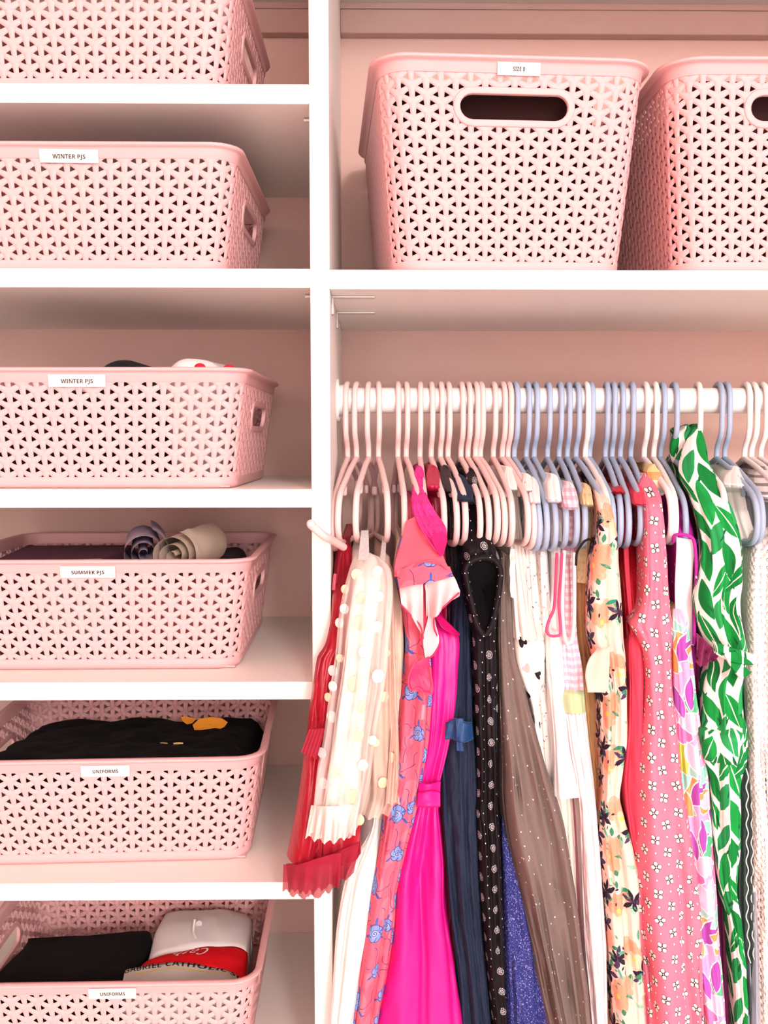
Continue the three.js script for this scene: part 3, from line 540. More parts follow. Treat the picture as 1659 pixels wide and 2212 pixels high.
// A hanging garment: outline rows [py, left, right, z of the front edge] as the photograph shows its front edge, closed round to its back behind the rail.
// xb: where its back meets the rail (px at rail depth). fold: [number, depth m, drift, how much of it at the top].
// folds of hanging cloth across its front: broad flutes, drifting as they fall, with sharper creases between them
const drape = (u, y, fn, fd, sd) => 0.85 * Math.sin(u * fn * 2.2 + sd * 2.1 + (y - 1) * fd * 0.6 + 0.8 * nz(u, y * 5, sd)) + 0.9 * nz(u * fn * 0.8 + sd, y * 3.2, sd * 3.3) - 1.5 * Math.pow(1 - Math.min(1, Math.abs(nz(u * fn * 1.1 + sd, y * 2.1, sd * 5.7)) * 5), 2);
function loft({ rows, xb, pinch = 0.55, fold = [3, 0.004, 6, 0.2], back = 0.005, round = 0.034, wr = 0.0012, sd = 1, zB, cap }) {
  const K = clamp(Math.round((rows[rows.length - 1][0] - rows[0][0]) / (cap ? 5 : 9)), 6, cap ? 150 : 110), S = sampleRows(rows, K), NF = 30, NS = 9, out = [], uvs = [];
  const xbW = at(xb ?? (rows[0][1] + rows[0][2]) / 2, 1000, ROD_Z).x, [fn, fa, fd, f0] = fold;
  const span = rows[rows.length - 1][0] - rows[0][0];
  // where the cloth wraps over the hanger's arm it stands out as far as the arm does there, then falls back behind the arm's end
  const arm = (py) => { const T = [[987, -0.17], [1016, -0.125], [1051, -0.077], [1073, -0.049], [1088, -0.034], [1110, -0.027]]; for (let i = 0; i < 5; i++) if (py <= T[i + 1][0]) return lerp(T[i][1], T[i + 1][1], (py - T[i][0]) / (T[i + 1][0] - T[i][0])); return -0.027; };
  if (cap) S.forEach((r) => { if (r[0] < cap + 12) { const k = 1 - smooth(cap, cap + 12, r[0]); r[3] = Math.max(r[3], lerp(r[3], arm(r[0]) + 0.021, k)); } });
  const front = ([py, xl, xr, z]) => { const A = at(xl, py, z), B = at(Math.max(xr, xl + 2), py, z), hw = (B.x - A.x) / 2; return { cx: (A.x + B.x) / 2, hw, y: (A.y + B.y) / 2, z, rd: Math.min(hw * 0.9, round) }; };
  S.forEach((row, i) => {
    const f = front(row), zb = zB ?? clamp(-0.35 - f.z, -0.335, -0.22), q = i / K, am = fa * lerp(f0, 1, smooth(0, 0.5, q)) * clamp(f.hw / 0.02, 0.25, 1.2), loop = [];
    const side = (sg, k) => { const s = k / NS, w = smooth(0, pinch, s), z = lerp(f.z - f.rd, zb, s), x = lerp(f.cx + sg * f.hw, xbW + sg * back, w); return [x + 0.5 * am * Math.sin(s * 16 + sd + f.y * 9) * (1 - s) * sg * (s > 0 ? 1 : 0), f.y, z]; };
    for (let k = NS; k >= 1; k--) loop.push(side(-1, k));
    for (let k = 0; k <= NF; k++) {
      const ph = -Math.PI / 2 + Math.PI * k / NF, u = Math.sin(ph);
      const edge = 1 - Math.pow(Math.abs(u), 8) * 0.7;
      let d = am * drape(u, f.y, fn, fd, sd) * edge + wr * nz(f.cx * 50 + u * 3, f.y * 38 + u * 2, sd) ;
      const d2 = am * 0.35 * nz(u * 0.7, f.y * 14, sd + 9);
      loop.push([f.cx + f.hw * u + (d * 0.25 + d2) * u, f.y, f.z - f.rd + f.rd * Math.cos(ph) + d]);
    }
    for (let k = 1; k <= NS; k++) loop.push(side(1, k));
    out.push(loop);
  });
  const mid = NS + NF / 2;
  out.forEach((loop) => { const len = [0]; for (let j = 1; j < loop.length; j++) len.push(len[j - 1] + Math.hypot(loop[j][0] - loop[j - 1][0], loop[j][2] - loop[j - 1][2])); uvs.push(loop.map((p, j) => [len[j] - len[mid] + sd * 0.137, p[1] + sd * 0.071])); });
  // close the shoulder
  const top = out[0], c = top.reduce((a, p) => [a[0] + p[0] / top.length, a[1] + p[1] / top.length, a[2] + p[2] / top.length], [0, 0, 0]);
  const lid = [0.05, 0.4, 0.75].map((k) => top.map((p) => [lerp(c[0], p[0], k), p[1] + 0.004 * (1 - k * k), lerp(c[2], p[2], 0.7 + 0.3 * k)]));
  const geo = gridGeo([...lid, ...out], true, [...lid.map(() => uvs[0]), ...uvs]);
  geo.userData.surf = (px, py) => {
    let r = S[clamp(Math.round((py - rows[0][0]) / span * K), 0, K)];
    const f = front(r), x = at(px, py, f.z).x, u = clamp((x - f.cx) / f.hw, -0.95, 0.95), ph = Math.asin(u), am = fa * lerp(f0, 1, smooth(0, 0.5, (py - rows[0][0]) / span)) * clamp(f.hw / 0.02, 0.25, 1.2);
    const d = am * drape(u, f.y, fn, fd, sd);
    return at(px, py, f.z - f.rd + f.rd * Math.cos(ph) + d);
  };
  return geo;
}
// a piece of cloth with thickness between a left and a right (or upper and lower) line of [px, py, z]
function sheet(A, B, { n = 24, m = 14, wave = [0, 0], thick = 0.0012, sd = 1, rag = 0 } = {}) {
  const line = (L) => new THREE.CatmullRomCurve3(L.map((p) => at(...p)), false, 'centripetal').getPoints(n);
  const a = line(A), b = line(B), rows = [], uvs = [];
  for (let i = 0; i <= n; i++) {
    const f = [], k = [], uf = [], uk = [];
    for (let j = 0; j <= m; j++) {
      const t = j / m * (1 + (rag ? rag * nz(i * 0.6, sd, 3) : 0)), p = a[i].clone().lerp(b[i], t), w = wave[1] * (Math.sin(wave[0] * i / n * 6.283 + sd + t * 1.3) + 0.6 * nz(i / n * wave[0] * 1.4, t * 2, sd));
      f.push([p.x, p.y, p.z + w * (wave[2] ? t : 1)]); k.unshift([p.x, p.y, p.z + w * (wave[2] ? t : 1) - thick]);
      uf.push([p.x + sd, p.y]); uk.unshift([p.x + sd, p.y]);
    }
    rows.push([...f, ...k]); uvs.push([...uf, ...uk]);
  }
  return gridGeo(rows, true, uvs);
}
const cord = (L, r, seg) => tube(L.map((p) => at(...p)), r, false, seg ?? L.length * 6, 8);
function dots(list, surf, r, mat, parent, name) {
  for (const [px, py, k = 1] of list) {
    const p = surf(px, py), g = new THREE.SphereGeometry(r * k * 1.12, 16, 6).scale(1, rr(1, 1.15), 0.05);
    g.rotateY(clamp((px - 780) * 0.006, -0.6, 0.6)).translate(p.x, p.y, p.z + 0.0012);
    part(name, g, mat, parent);
  }
}
function dress(name, label, category, bodyRows, mat, o = {}) {
  const t = thing(name, label, category, o.group);
  const g = loft({ rows: bodyRows, ...o }); part(o.part ?? 'body', g, mat, t);
  t.userData.surf = undefined; delete t.userData.surf;
  return { t, surf: g.userData.surf };
}
const glit = (map) => new THREE.MeshPhysicalMaterial({ map, color: 0xffffff, roughness: 0.45, metalness: 0.15 });
const goldGlitter = glit(goldTex), silverGlitter = glit(silverTex);
const metalPull = new THREE.MeshStandardMaterial({ color: 0xd8cfd0, metalness: 0.7, roughness: 0.35 });

// 1 red satin dress
{
  const red = satin(0x9c0722, { roughness: 0.33 });
  const { t } = dress('party_dress', 'dark red satin dress with tulle hem hanging across the divider', 'dress',
    [[1166, 732, 748, -0.06], [1185, 727, 760, -0.05], [1230, 721, 768, -0.035], [1290, 717, 770, 0.012], [1340, 714, 770, 0.03], [1390, 704, 772, 0.045], [1408, 696, 772, 0.05], [1428, 683, 772, 0.052], [1500, 672, 770, 0.056], [1570, 663, 770, 0.058], [1640, 652, 770, 0.06], [1700, 644, 772, 0.062], [1800, 627, 775, 0.066], [1872, 613, 778, 0.07]],
    red, { xb: 752, pinch: 0.16, round: 0.03, fold: [2.2, 0.0045, 7, 0.5], sd: 2, zB: -0.24 });
  part('tier_seam', sheet([[668, 1575, 0.066], [702, 1574, 0.09]], [[650, 1625, 0.062], [684, 1640, 0.09]], { wave: [5, 0.0012], thick: 0.0008 }), tulle(0xb82a46, 0.75), t);
  const net = tulle(0xa81434, 0.62);
  part('tulle_hem', sheet([[612, 1868, 0.052], [650, 1866, 0.08], [700, 1850, 0.086], [737, 1842, 0.08]], [[611, 1922, 0.05], [650, 1938, 0.08], [700, 1930, 0.086], [733, 1912, 0.08]], { n: 60, wave: [5, 0.004, 1], thick: 0.0006, rag: 0.08 }), net, t);
  part('tulle_hem', sheet([[618, 1866, 0.04], [670, 1862, 0.066], [776, 1820, 0.07]], [[622, 1920, 0.04], [670, 1928, 0.066], [764, 1890, 0.07]], { n: 60, wave: [8, 0.0035, 1], thick: 0.0006, sd: 4, rag: 0.1 }), net, t);
  part('skirt_panel', sheet([[700, 1780, 0.062], [782, 1760, 0.062]], [[698, 1856, 0.066], [775, 1828, 0.066]], { wave: [1, 0.003] }), satin(0xa00824), t);
  const z = part('zipper', cord([[741, 1180, -0.03], [733, 1215, -0.022], [727, 1262, -0.005]], 0.0012), satin(0x8d0c25), t);
  part('zipper_pull', cord([[724, 1240, 0], [722, 1262, 0.004], [721, 1275, 0.005]], 0.0018), satin(0xd24a60), z);
}
// 2 ivory tulle dress with glitter dots
{
  const t = thing('tulle_dress', 'ivory tulle dress with gold and silver glitter dots and a white lining', 'dress');
  const lin = loft({ rows: [[1205, 790, 812, 0.0], [1260, 768, 822, 0.03], [1350, 752, 812, 0.05], [1450, 738, 800, 0.06], [1550, 722, 790, 0.066], [1650, 712, 782, 0.07], [1740, 696, 778, 0.076], [1778, 690, 772, 0.078]], xb: 775, pinch: 0.2, fold: [2.2, 0.005, 4, 0.5], sd: 5, zB: -0.2 });
  part('lining', lin, cloth(0xfbf4ea), t);
  const rows = [[1196, 776, 800, 0.0], [1208, 764, 822, 0.018], [1240, 752, 846, 0.045], [1330, 731, 848, 0.07], [1420, 722, 840, 0.08], [1500, 712, 832, 0.086], [1600, 698, 816, 0.09], [1680, 682, 808, 0.094], [1760, 674, 790, 0.098], [1812, 664, 772, 0.1]];
  const net = loft({ rows, xb: 775, pinch: 0.2, round: 0.045, fold: [5, 0.0055, 8, 0.5], sd: 3, zB: -0.2 });
  part('tulle_layer', net, tulle(0xfaf1ea, 0.4), t);
  part('tulle_hem', sheet([[672, 1740, 0.078], [715, 1742, 0.1], [772, 1738, 0.084]], [[660, 1808, 0.078], [715, 1818, 0.104], [768, 1800, 0.086]], { n: 70, wave: [5, 0.005, 1], thick: 0.0006, rag: 0.05 }), tulle(0xfbf0e8, 0.6), t);
  for (const [a, b] of [[[789, 1146, -0.04], [786, 1210, 0.02]], [[831, 1160, -0.05], [826, 1214, 0.012]]])
    part('strap', sheet([[a[0] - (a[0] < 800 ? 9 : 5), a[1], a[2]], [b[0] - (a[0] < 800 ? 13 : 6), b[1], b[2]]], [[a[0] + (a[0] < 800 ? 7 : 4), a[1], a[2]], [b[0] + (a[0] < 800 ? 12 : 6), b[1], b[2]]], { thick: 0.002 }), silverGlitter, t);
  const Z = (l) => l.map(([x, y, k]) => [600 + x / 2.963, 1200 + y / 2.963, k]);
  dots(Z([[505, 120, 1.1], [535, 270], [430, 215, 0.8], [520, 430, 1.25], [490, 820, 1.3], [397, 655, 0.8], [530, 965], [510, 1145, 1.25], [365, 1385], [470, 1540, 1.3], [278, 1605], [322, 905, 0.8]]), net.userData.surf, 0.0047, goldGlitter, t, 'glitter_dot');
  dots(Z([[640, 100], [648, 262, 0.9], [632, 455, 1.1], [550, 615], [642, 770, 1.2], [425, 340, 0.9], [395, 430, 0.9], [352, 735], [352, 835, 0.9], [345, 1030, 1.1], [400, 1195], [282, 1260], [545, 1340], [292, 1455], [605, 1180, 0.9]]), net.userData.surf, 0.0047, silverGlitter, t, 'glitter_dot');
}
// 3 blush tulle dress
{
  const { t } = dress('tulle_dress', 'blush tulle dress with faint gold dots, right of the ivory dotted one', 'dress',
    [[1205, 822, 838, -0.02], [1240, 815, 850, 0.005], [1330, 812, 850, 0.025], [1450, 806, 852, 0.04], [1560, 795, 856, 0.05], [1640, 788, 860, 0.056], [1690, 785, 862, 0.06]], cloth(0xe2b7a0, { roughness: 0.95 }), { xb: 817, pinch: 0.2, fold: [3.4, 0.006, 8, 0.6], sd: 7, zB: -0.2, part: 'lining' });
  const g = loft({ rows: [[1204, 818, 842, -0.012], [1300, 806, 852, 0.035], [1450, 800, 856, 0.05], [1600, 780, 862, 0.066], [1720, 776, 862, 0.07], [1768, 768, 842, 0.072]], xb: 817, pinch: 0.25, fold: [5, 0.006, 9, 0.6], sd: 8, zB: -0.2 });
  part('tulle_layer', g, tulle(0xf3d3c2, 0.5), t);
  dots([[830, 1505], [843, 1636], [827, 1690], [812, 1604, 0.8], [836, 1410, 0.7], [776, 1770, 1]], g.userData.surf, 0.0046, glit(goldTex), t, 'glitter_dot');
  part('ruffle', sheet([[846, 1560, 0.055], [858, 1700, 0.062]], [[832, 1740, 0.075], [864, 1735, 0.06]], { n: 20, wave: [2, 0.004], thick: 0.0008 }), tulle(0xf0c4b4, 0.7), t);
}
// 4 cream sequined top
{
  const { t, surf } = dress('sequin_dress', 'pale peach dress with scattered sequins, squeezed left of the coral print dress', 'dress', [[1170, 858, 868, -0.07], [1230, 848, 868, -0.03], [1330, 838, 872, 0.0], [1450, 836, 872, 0.015], [1560, 838, 868, 0.02], [1660, 840, 862, 0.02]], cloth(0xf4d3bf), { xb: 862, pinch: 0.3, fold: [2, 0.003, 8, 0.5], sd: 11, zB: -0.22 });
  dots([[842, 1395], [851, 1430], [844, 1440], [856, 1470], [848, 1500], [852, 1545], [846, 1560], [858, 1420]], surf, 0.0017, goldGlitter, t, 'sequin');
}
// 5 long white skirt at the bottom
dress('long_dress', 'long plain white skirt at the bottom, between divider and coral print dress', 'dress',
  [[1745, 812, 830, 0.0], [1800, 798, 826, 0.01], [1850, 772, 818, 0.02], [1900, 748, 812, 0.028], [1980, 732, 798, 0.034], [2060, 724, 786, 0.036], [2140, 718, 772, 0.04], [2300, 706, 742, 0.042]], cloth(0xf6efe9), { xb: 790, pinch: 0.16, fold: [2.4, 0.0035, 3, 0.4], sd: 13, zB: -0.2 });
// 6 coral dress with blue roses
{
  const print = printed(roseTex), { t } = dress('print_dress', 'coral pink dress printed with blue roses, lace sleeve and flounce', 'dress',
    [[1085, 884, 900, -0.06], [1127, 876, 930, -0.03], [1180, 862, 952, -0.004], [1217, 854, 966, 0.014], [1245, 852, 974, 0.022], [1275, 858, 966, 0.02], [1310, 866, 940, 0.018], [1380, 876, 930, 0.02], [1450, 872, 934, 0.024], [1504, 862, 937, 0.028], [1605, 856, 930, 0.034], [1706, 845, 912, 0.036], [1761, 830, 902, 0.036], [1829, 820, 884, 0.036], [1930, 803, 860, 0.036], [1997, 790, 854, 0.036], [2065, 780, 846, 0.036], [2132, 770, 834, 0.036], [2300, 742, 806, 0.036]],
    print, { xb: 886, pinch: 0.3, fold: [2.6, 0.005, 8, 0.6], sd: 17, zB: -0.25 });
  part('shoulder', sheet([[878, 1125, -0.01], [864, 1180, 0.012], [853, 1220, 0.03], [852, 1246, 0.034]], [[900, 1115, 0.0], [936, 1160, 0.018], [958, 1205, 0.032], [973, 1234, 0.036]], { wave: [1, 0.003], sd: 3 }), cloth(0xe8667a, { roughness: 0.9 }), t);
  const lace = part('lace_sleeve', loft({ rows: [[1014, 898, 914, -0.105], [1024, 894, 917, -0.095], [1057, 890, 920, -0.06], [1081, 889, 927, -0.035], [1110, 892, 944, -0.01], [1140, 905, 964, 0.014], [1160, 922, 967, 0.024], [1185, 942, 962, 0.032], [1198, 953, 959, 0.034]], cap: 1400, xb: 903, fold: [2, 0.003, 14, 0.6], sd: 19, zB: -0.22, pinch: 0.35 }), cloth(0xe23a8c, { bumpMap: eyeletBump, bumpScale: 0.0015 }), t);
  part('sleeve_edge', cord([[890, 1080, -0.028], [899, 1118, 0.002], [922, 1162, 0.026], [944, 1192, 0.036], [955, 1200, 0.038]], 0.0011), cloth(0xd83b84), lace);
  const fl = part('flounce', sheet([[861, 1258, 0.036], [885, 1258, 0.05], [914, 1252, 0.046]], [[867, 1306, 0.046], [888, 1330, 0.056], [915, 1378, 0.042]], { n: 40, m: 14, wave: [1.3, 0.006, 1], sd: 1 }), cloth(0xf2c9c9), t);
  part('flounce', sheet([[919, 1254, 0.046], [950, 1240, 0.058], [978, 1243, 0.046], [994, 1276, 0.04]], [[921, 1335, 0.04], [937, 1332, 0.054], [960, 1312, 0.048], [992, 1286, 0.046]], { n: 50, m: 14, wave: [1.6, 0.007, 1], sd: 2.4 }), cloth(0xf2c9c9), t);
  part('slit_lining', sheet([[908, 1248, 0.038], [910, 1300, 0.036], [914, 1372, 0.034]], [[926, 1248, 0.038], [927, 1300, 0.036], [924, 1366, 0.034]]), cloth(0xb83a50), t);
  part('flounce_edge', cord([[866, 1306, 0.052], [886, 1328, 0.056], [908, 1352, 0.054], [914, 1380, 0.05]], 0.0009), cloth(0xc23a5c), fl);
  part('flounce_edge', cord([[992, 1280, 0.05], [962, 1308, 0.052], [940, 1330, 0.05], [938, 1356, 0.046], [948, 1385, 0.042], [940, 1410, 0.04], [924, 1425, 0.038]], 0.0009), cloth(0xc23a5c), fl);
  part('flounce', sheet([[917, 1262, 0.044], [925, 1330, 0.042], [914, 1380, 0.038], [918, 1424, 0.036]], [[944, 1290, 0.046], [940, 1340, 0.046], [948, 1385, 0.042], [926, 1426, 0.036]], { wave: [1, 0.002], sd: 2 }), cloth(0xf1cbd0), t);
  part('band', sheet([[856, 1232, 0.042], [905, 1216, 0.058], [972, 1224, 0.05]], [[862, 1270, 0.05], [910, 1262, 0.066], [980, 1246, 0.058]], { n: 40, wave: [1.4, 0.002], sd: 0.3 }), print, t);
  part('shoulder_hem', cord([[853, 1243, 0.04], [880, 1233, 0.05], [912, 1214, 0.06], [940, 1211, 0.06], [960, 1225, 0.056], [973, 1243, 0.05]], 0.0012), cloth(0xe0566a), t);
  part('sleeve_cuff', sheet([[930, 1158, 0.034], [936, 1175, 0.036], [950, 1202, 0.04]], [[956, 1146, 0.034], [966, 1160, 0.036], [958, 1198, 0.04]], { wave: [1, 0.001] }), cloth(0xcf2068), t);
  part('inner_facing', sheet([[892, 1432, 0.05], [884, 1468, 0.051], [886, 1492, 0.051]], [[926, 1418, 0.05], [932, 1460, 0.052], [930, 1496, 0.052]], { wave: [1, 0.001] }), satin(0xe11d5c), t);
  part('neck_edge', cord([[898, 1425, 0.053], [883, 1462, 0.053], [886, 1490, 0.054], [904, 1486, 0.056], [918, 1498, 0.056], [934, 1494, 0.054], [928, 1440, 0.053]], 0.001), cloth(0xd04a70), t);
  const z = part('zipper', cord([[916, 1498, 0.06], [914, 1560, 0.062]], 0.001), cloth(0xd8607a), t);
  part('zipper_pull', cord([[915, 1522, 0.064], [913, 1540, 0.066], [912, 1553, 0.066]], 0.0018), cloth(0xf68ba0), z);
}
// 7 magenta satin dress
{
  const mag = satin(0xdc1185, { roughness: 0.42, bumpScale: 0.0005 }), { t } = dress('satin_dress', 'bright magenta satin dress with folded waistband and full skirt', 'dress',
    [[1326, 934, 946, -0.01], [1350, 932, 970, 0.0], [1378, 930, 993, 0.008], [1450, 930, 992, 0.014], [1550, 926, 984, 0.018], [1620, 920, 970, 0.02], [1700, 905, 950, 0.022], [1745, 901, 947, 0.022], [1765, 895, 948, 0.024], [1800, 884, 952, 0.028], [1850, 868, 957, 0.03], [1900, 857, 961, 0.032], [1980, 851, 965, 0.034], [2060, 843, 977, 0.036], [2130, 828, 989, 0.038], [2300, 795, 1010, 0.042]], mag, { xb: 932, pinch: 0.3, fold: [1.7, 0.006, 3, 0.2], sd: 23, zB: -0.24, wr: 0.0008 });
  part('waistband', sheet([[905, 1690, 0.03], [928, 1694, 0.036], [952, 1690, 0.028]], [[899, 1742, 0.03], [925, 1746, 0.038], [950, 1744, 0.03]], { n: 20, m: 10, wave: [0.6, 0.0016], thick: 0.003 }), mag, t);
  part('bow_fold', sheet([[903, 1712, 0.036], [928, 1710, 0.042], [951, 1713, 0.034]], [[902, 1740, 0.036], [926, 1744, 0.044], [951, 1741, 0.036]], { n: 20, wave: [0.8, 0.002], thick: 0.004 }), mag, t);
  part('armhole_facing', sheet([[940, 1328, 0.012], [955, 1356, 0.016], [990, 1376, 0.012]], [[944, 1322, 0.0], [968, 1344, 0.004], [994, 1370, 0.002]], { n: 18 }), satin(0xd80f6c), t);
}
// 8-10 crimson, brown and black ones mostly hidden
dress('top', 'crimson dress of which only the shoulder shows beside the pink lace sleeve', 'dress', [[1012, 927, 946, -0.115], [1024, 922, 952, -0.105], [1052, 923, 956, -0.098], [1110, 930, 962, -0.095], [1250, 950, 985, -0.07], [1450, 955, 990, -0.04], [1700, 950, 985, -0.03], [2250, 960, 990, -0.02]], satin(0xb0153f), { cap: 1056, xb: 927, sd: 29 });
dress('top', 'dark brown sequined dress with only its rounded shoulder showing', 'dress', [[1012, 956, 972, -0.115], [1024, 951, 976, -0.105], [1050, 954, 982, -0.098], [1110, 960, 990, -0.095], [1200, 965, 996, -0.07], [1300, 968, 1000, -0.05], [1500, 968, 1000, -0.03], [2250, 975, 1010, -0.02]], new THREE.MeshPhysicalMaterial({ color: 0x1d1116, roughness: 0.55, side: THREE.DoubleSide, bumpMap: eyeletBump, bumpScale: 0.0008 }), { cap: 1060, xb: 949, sd: 31 });
// 11 navy velvet
{
  const velvet = new THREE.MeshPhysicalMaterial({ color: 0x061a36, roughness: 0.8, side: THREE.DoubleSide, sheen: 0.5, sheenRoughness: 0.3, sheenColor: new THREE.Color(0x3f7fb8), bumpMap: crinkleBump, bumpScale: 0.002 });
  const { t } = dress('velvet_dress', 'navy blue velvet dress with a lighter bow at the waist', 'dress',
    [[1032, 983, 1006, -0.1], [1046, 980, 1019, -0.09], [1080, 989, 1025, -0.083], [1150, 994, 1024, -0.08], [1250, 985, 1018, -0.05], [1340, 980, 1018, -0.02], [1440, 972, 1020, -0.004], [1540, 962, 1024, 0.01], [1600, 957, 1027, 0.014], [1650, 953, 1031, 0.016], [1750, 956, 1032, 0.018], [1850, 963, 1034, 0.02], [1950, 971, 1040, 0.02], [2050, 985, 1046, 0.02], [2150, 996, 1057, 0.02], [2300, 1008, 1072, 0.02]], velvet, { cap: 1084, xb: 970, pinch: 0.4, fold: [3, 0.006, 3, 0.4], sd: 37, wr: 0.002 });
  const bowM = new THREE.MeshPhysicalMaterial({ color: 0x123f70, roughness: 0.6, side: THREE.DoubleSide, sheen: 1, sheenRoughness: 0.35, sheenColor: new THREE.Color(0x6fb4e8) });
  const bow = part('bow', sheet([[963, 1560, 0.018], [988, 1556, 0.03], [1020, 1562, 0.02]], [[961, 1596, 0.02], [990, 1602, 0.034], [1024, 1600, 0.022]], { n: 24, wave: [1.4, 0.004], thick: 0.004 }), bowM, t);
  part('bow_tail', sheet([[984, 1552, 0.03], [986, 1580, 0.036], [987, 1622, 0.03]], [[1001, 1552, 0.03], [997, 1580, 0.036], [1002, 1622, 0.03]], { thick: 0.003, wave: [0.8, 0.002] }), bowM, bow);
}
// 12 black dress with silver medallions
{
  const m = printed(medallionTex, { roughness: 0.55 }), { t } = dress('print_dress', 'black dress printed with rows of small silver medallions and a wide sleeve opening', 'dress',
    [[1018, 1014, 1025, -0.1], [1030, 1008, 1031, -0.09], [1060, 1009, 1035, -0.07], [1100, 1012, 1040, -0.05], [1150, 1010, 1056, -0.03], [1190, 1003, 1076, -0.012], [1225, 999, 1088, -0.016], [1290, 1004, 1086, -0.016], [1330, 1012, 1078, -0.012], [1370, 1022, 1074, 0.0], [1450, 1026, 1077, 0.018], [1600, 1031, 1079, 0.026], [1700, 1033, 1079, 0.028], [1745, 1031, 1079, 0.028], [1850, 1036, 1086, 0.03], [1950, 1042, 1088, 0.03], [2100, 1056, 1092, 0.03], [2300, 1080, 1102, 0.03]], m, { cap: 1046, xb: 1000, pinch: 0.35, fold: [2.2, 0.0045, 7, 0.4], sd: 41 });
  const hole = [[1007, 1226], [1024, 1210], [1045, 1205], [1067, 1210], [1080, 1228], [1079, 1265], [1072, 1312], [1062, 1350], [1046, 1372], [1031, 1350], [1021, 1310], [1011, 1265]];
  const ring = new THREE.CatmullRomCurve3(hole.map(([x, y]) => at(x, y, 0.012 + (y - 1200) * 0.00004)), true);
  part('sleeve', metreUV(new THREE.TubeGeometry(ring, 70, 0.0032, 10, true), ring.getLength(), 0.026), m, t);
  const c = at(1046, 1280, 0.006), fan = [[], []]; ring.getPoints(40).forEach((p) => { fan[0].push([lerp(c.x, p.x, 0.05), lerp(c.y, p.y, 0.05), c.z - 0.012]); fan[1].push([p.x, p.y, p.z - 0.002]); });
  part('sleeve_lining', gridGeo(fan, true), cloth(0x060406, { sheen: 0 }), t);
}
dress('long_dress', 'plain black skirt showing between the medallion dress and the glitter one', 'dress', [[1340, 1062, 1082, -0.05], [1500, 1060, 1088, -0.02], [1750, 1062, 1096, -0.005], [1900, 1064, 1110, 0], [2100, 1070, 1150, 0], [2300, 1085, 1200, 0.002]], cloth(0x0c080c), { xb: 1016, sd: 43 });
dress('glitter_dress', 'periwinkle blue glitter skirt, narrow between black and taupe dresses', 'dress', [[1760, 1084, 1092, 0.004], [1850, 1086, 1112, 0.012], [1950, 1089, 1142, 0.018], [2050, 1090, 1166, 0.022], [2150, 1092, 1182, 0.024], [2300, 1096, 1208, 0.026]], printed(periTex, { roughness: 0.5 }), { xb: 1030, fold: [2.4, 0.006, 3, 0.4], sd: 47 });
// 13 taupe tulle
dress('tulle_dress', 'long taupe tulle skirt flaring to the right, dotted with tiny sparkles', 'dress',
  [[1200, 1084, 1100, -0.07], [1290, 1079, 1106, -0.04], [1350, 1078, 1111, -0.02], [1420, 1079, 1119, 0.0], [1480, 1081, 1136, 0.012], [1560, 1084, 1157, 0.024], [1650, 1088, 1186, 0.032], [1750, 1094, 1216, 0.038], [1850, 1108, 1241, 0.042], [1950, 1128, 1257, 0.044], [2050, 1150, 1267, 0.045], [2212, 1192, 1281, 0.046], [2300, 1212, 1290, 0.046]], printed(taupeTex, { roughness: 0.75 }), { xb: 1040, pinch: 0.35, fold: [2.6, 0.007, 4, 0.35], sd: 53, round: 0.03 });
// 14 hearts and the white strappy ones
{
  const { t } = dress('print_dress', 'cream sleeveless dress with black and grey hearts and gathered neck', 'dress', [[1372, 1114, 1176, -0.008], [1400, 1115, 1186, 0.0], [1440, 1118, 1182, 0.006], [1480, 1130, 1178, 0.008], [1512, 1146, 1166, 0.006], [1600, 1158, 1172, 0.0], [1900, 1190, 1215, 0]], printed(heartTex), { xb: 1060, fold: [2.5, 0.004, 8, 0.4], sd: 59 });
  part('gathered_yoke', loft({ rows: [[1014, 1093, 1110, -0.11], [1026, 1090, 1115, -0.1], [1060, 1094, 1121, -0.094], [1120, 1099, 1127, -0.09], [1200, 1103, 1138, -0.07], [1300, 1108, 1158, -0.035], [1384, 1113, 1180, 0.0]], cap: 1056, xb: 1060, fold: [7, 0.005, 10, 0.7], sd: 60 }), cloth(0xf9efe6), t);
  part('heart_trim', sheet([[1102, 1185, -0.06], [1101, 1230, -0.04], [1103, 1290, -0.03]], [[1112, 1186, -0.06], [1113, 1230, -0.04], [1110, 1292, -0.03]], { wave: [3, 0.002] }), printed(heartTex), t);
}
dress('top', 'ivory gauze top with thin straps behind the last pink hangers', 'top', [[1030, 1132, 1150, -0.115], [1046, 1130, 1154, -0.1], [1100, 1132, 1156, -0.095], [1200, 1136, 1160, -0.07], [1300, 1142, 1168, -0.03], [1390, 1146, 1178, -0.012], [1600, 1166, 1192, -0.008], [1800, 1180, 1206, -0.005], [2250, 1220, 1256, 0]], printed(sweetTex), { cap: 1062, xb: 1104, fold: [4, 0.004, 12, 0.6], sd: 61 });
dress('top', 'white blouse with dark sprig print on the shoulder, first on the blue hangers', 'top', [[1038, 1147, 1160, -0.115], [1052, 1143, 1166, -0.1], [1110, 1150, 1172, -0.095], [1200, 1160, 1184, -0.07], [1320, 1168, 1190, -0.03], [1480, 1176, 1194, -0.012], [1700, 1190, 1205, -0.005], [1950, 1215, 1232, 0]], cloth(0xf3ebea), { cap: 1084, xb: 1120, fold: [3, 0.004, 10, 0.6], sd: 63 });
dress('top', 'white and navy sprigged dress, thin strip left of the pink-edged tank top', 'dress', [[1170, 1166, 1178, -0.07], [1280, 1168, 1186, -0.03], [1380, 1172, 1188, -0.015], [1480, 1176, 1192, -0.012]], printed(sweetTex), { xb: 1140, fold: [3, 0.003, 10, 0.6], sd: 65 });
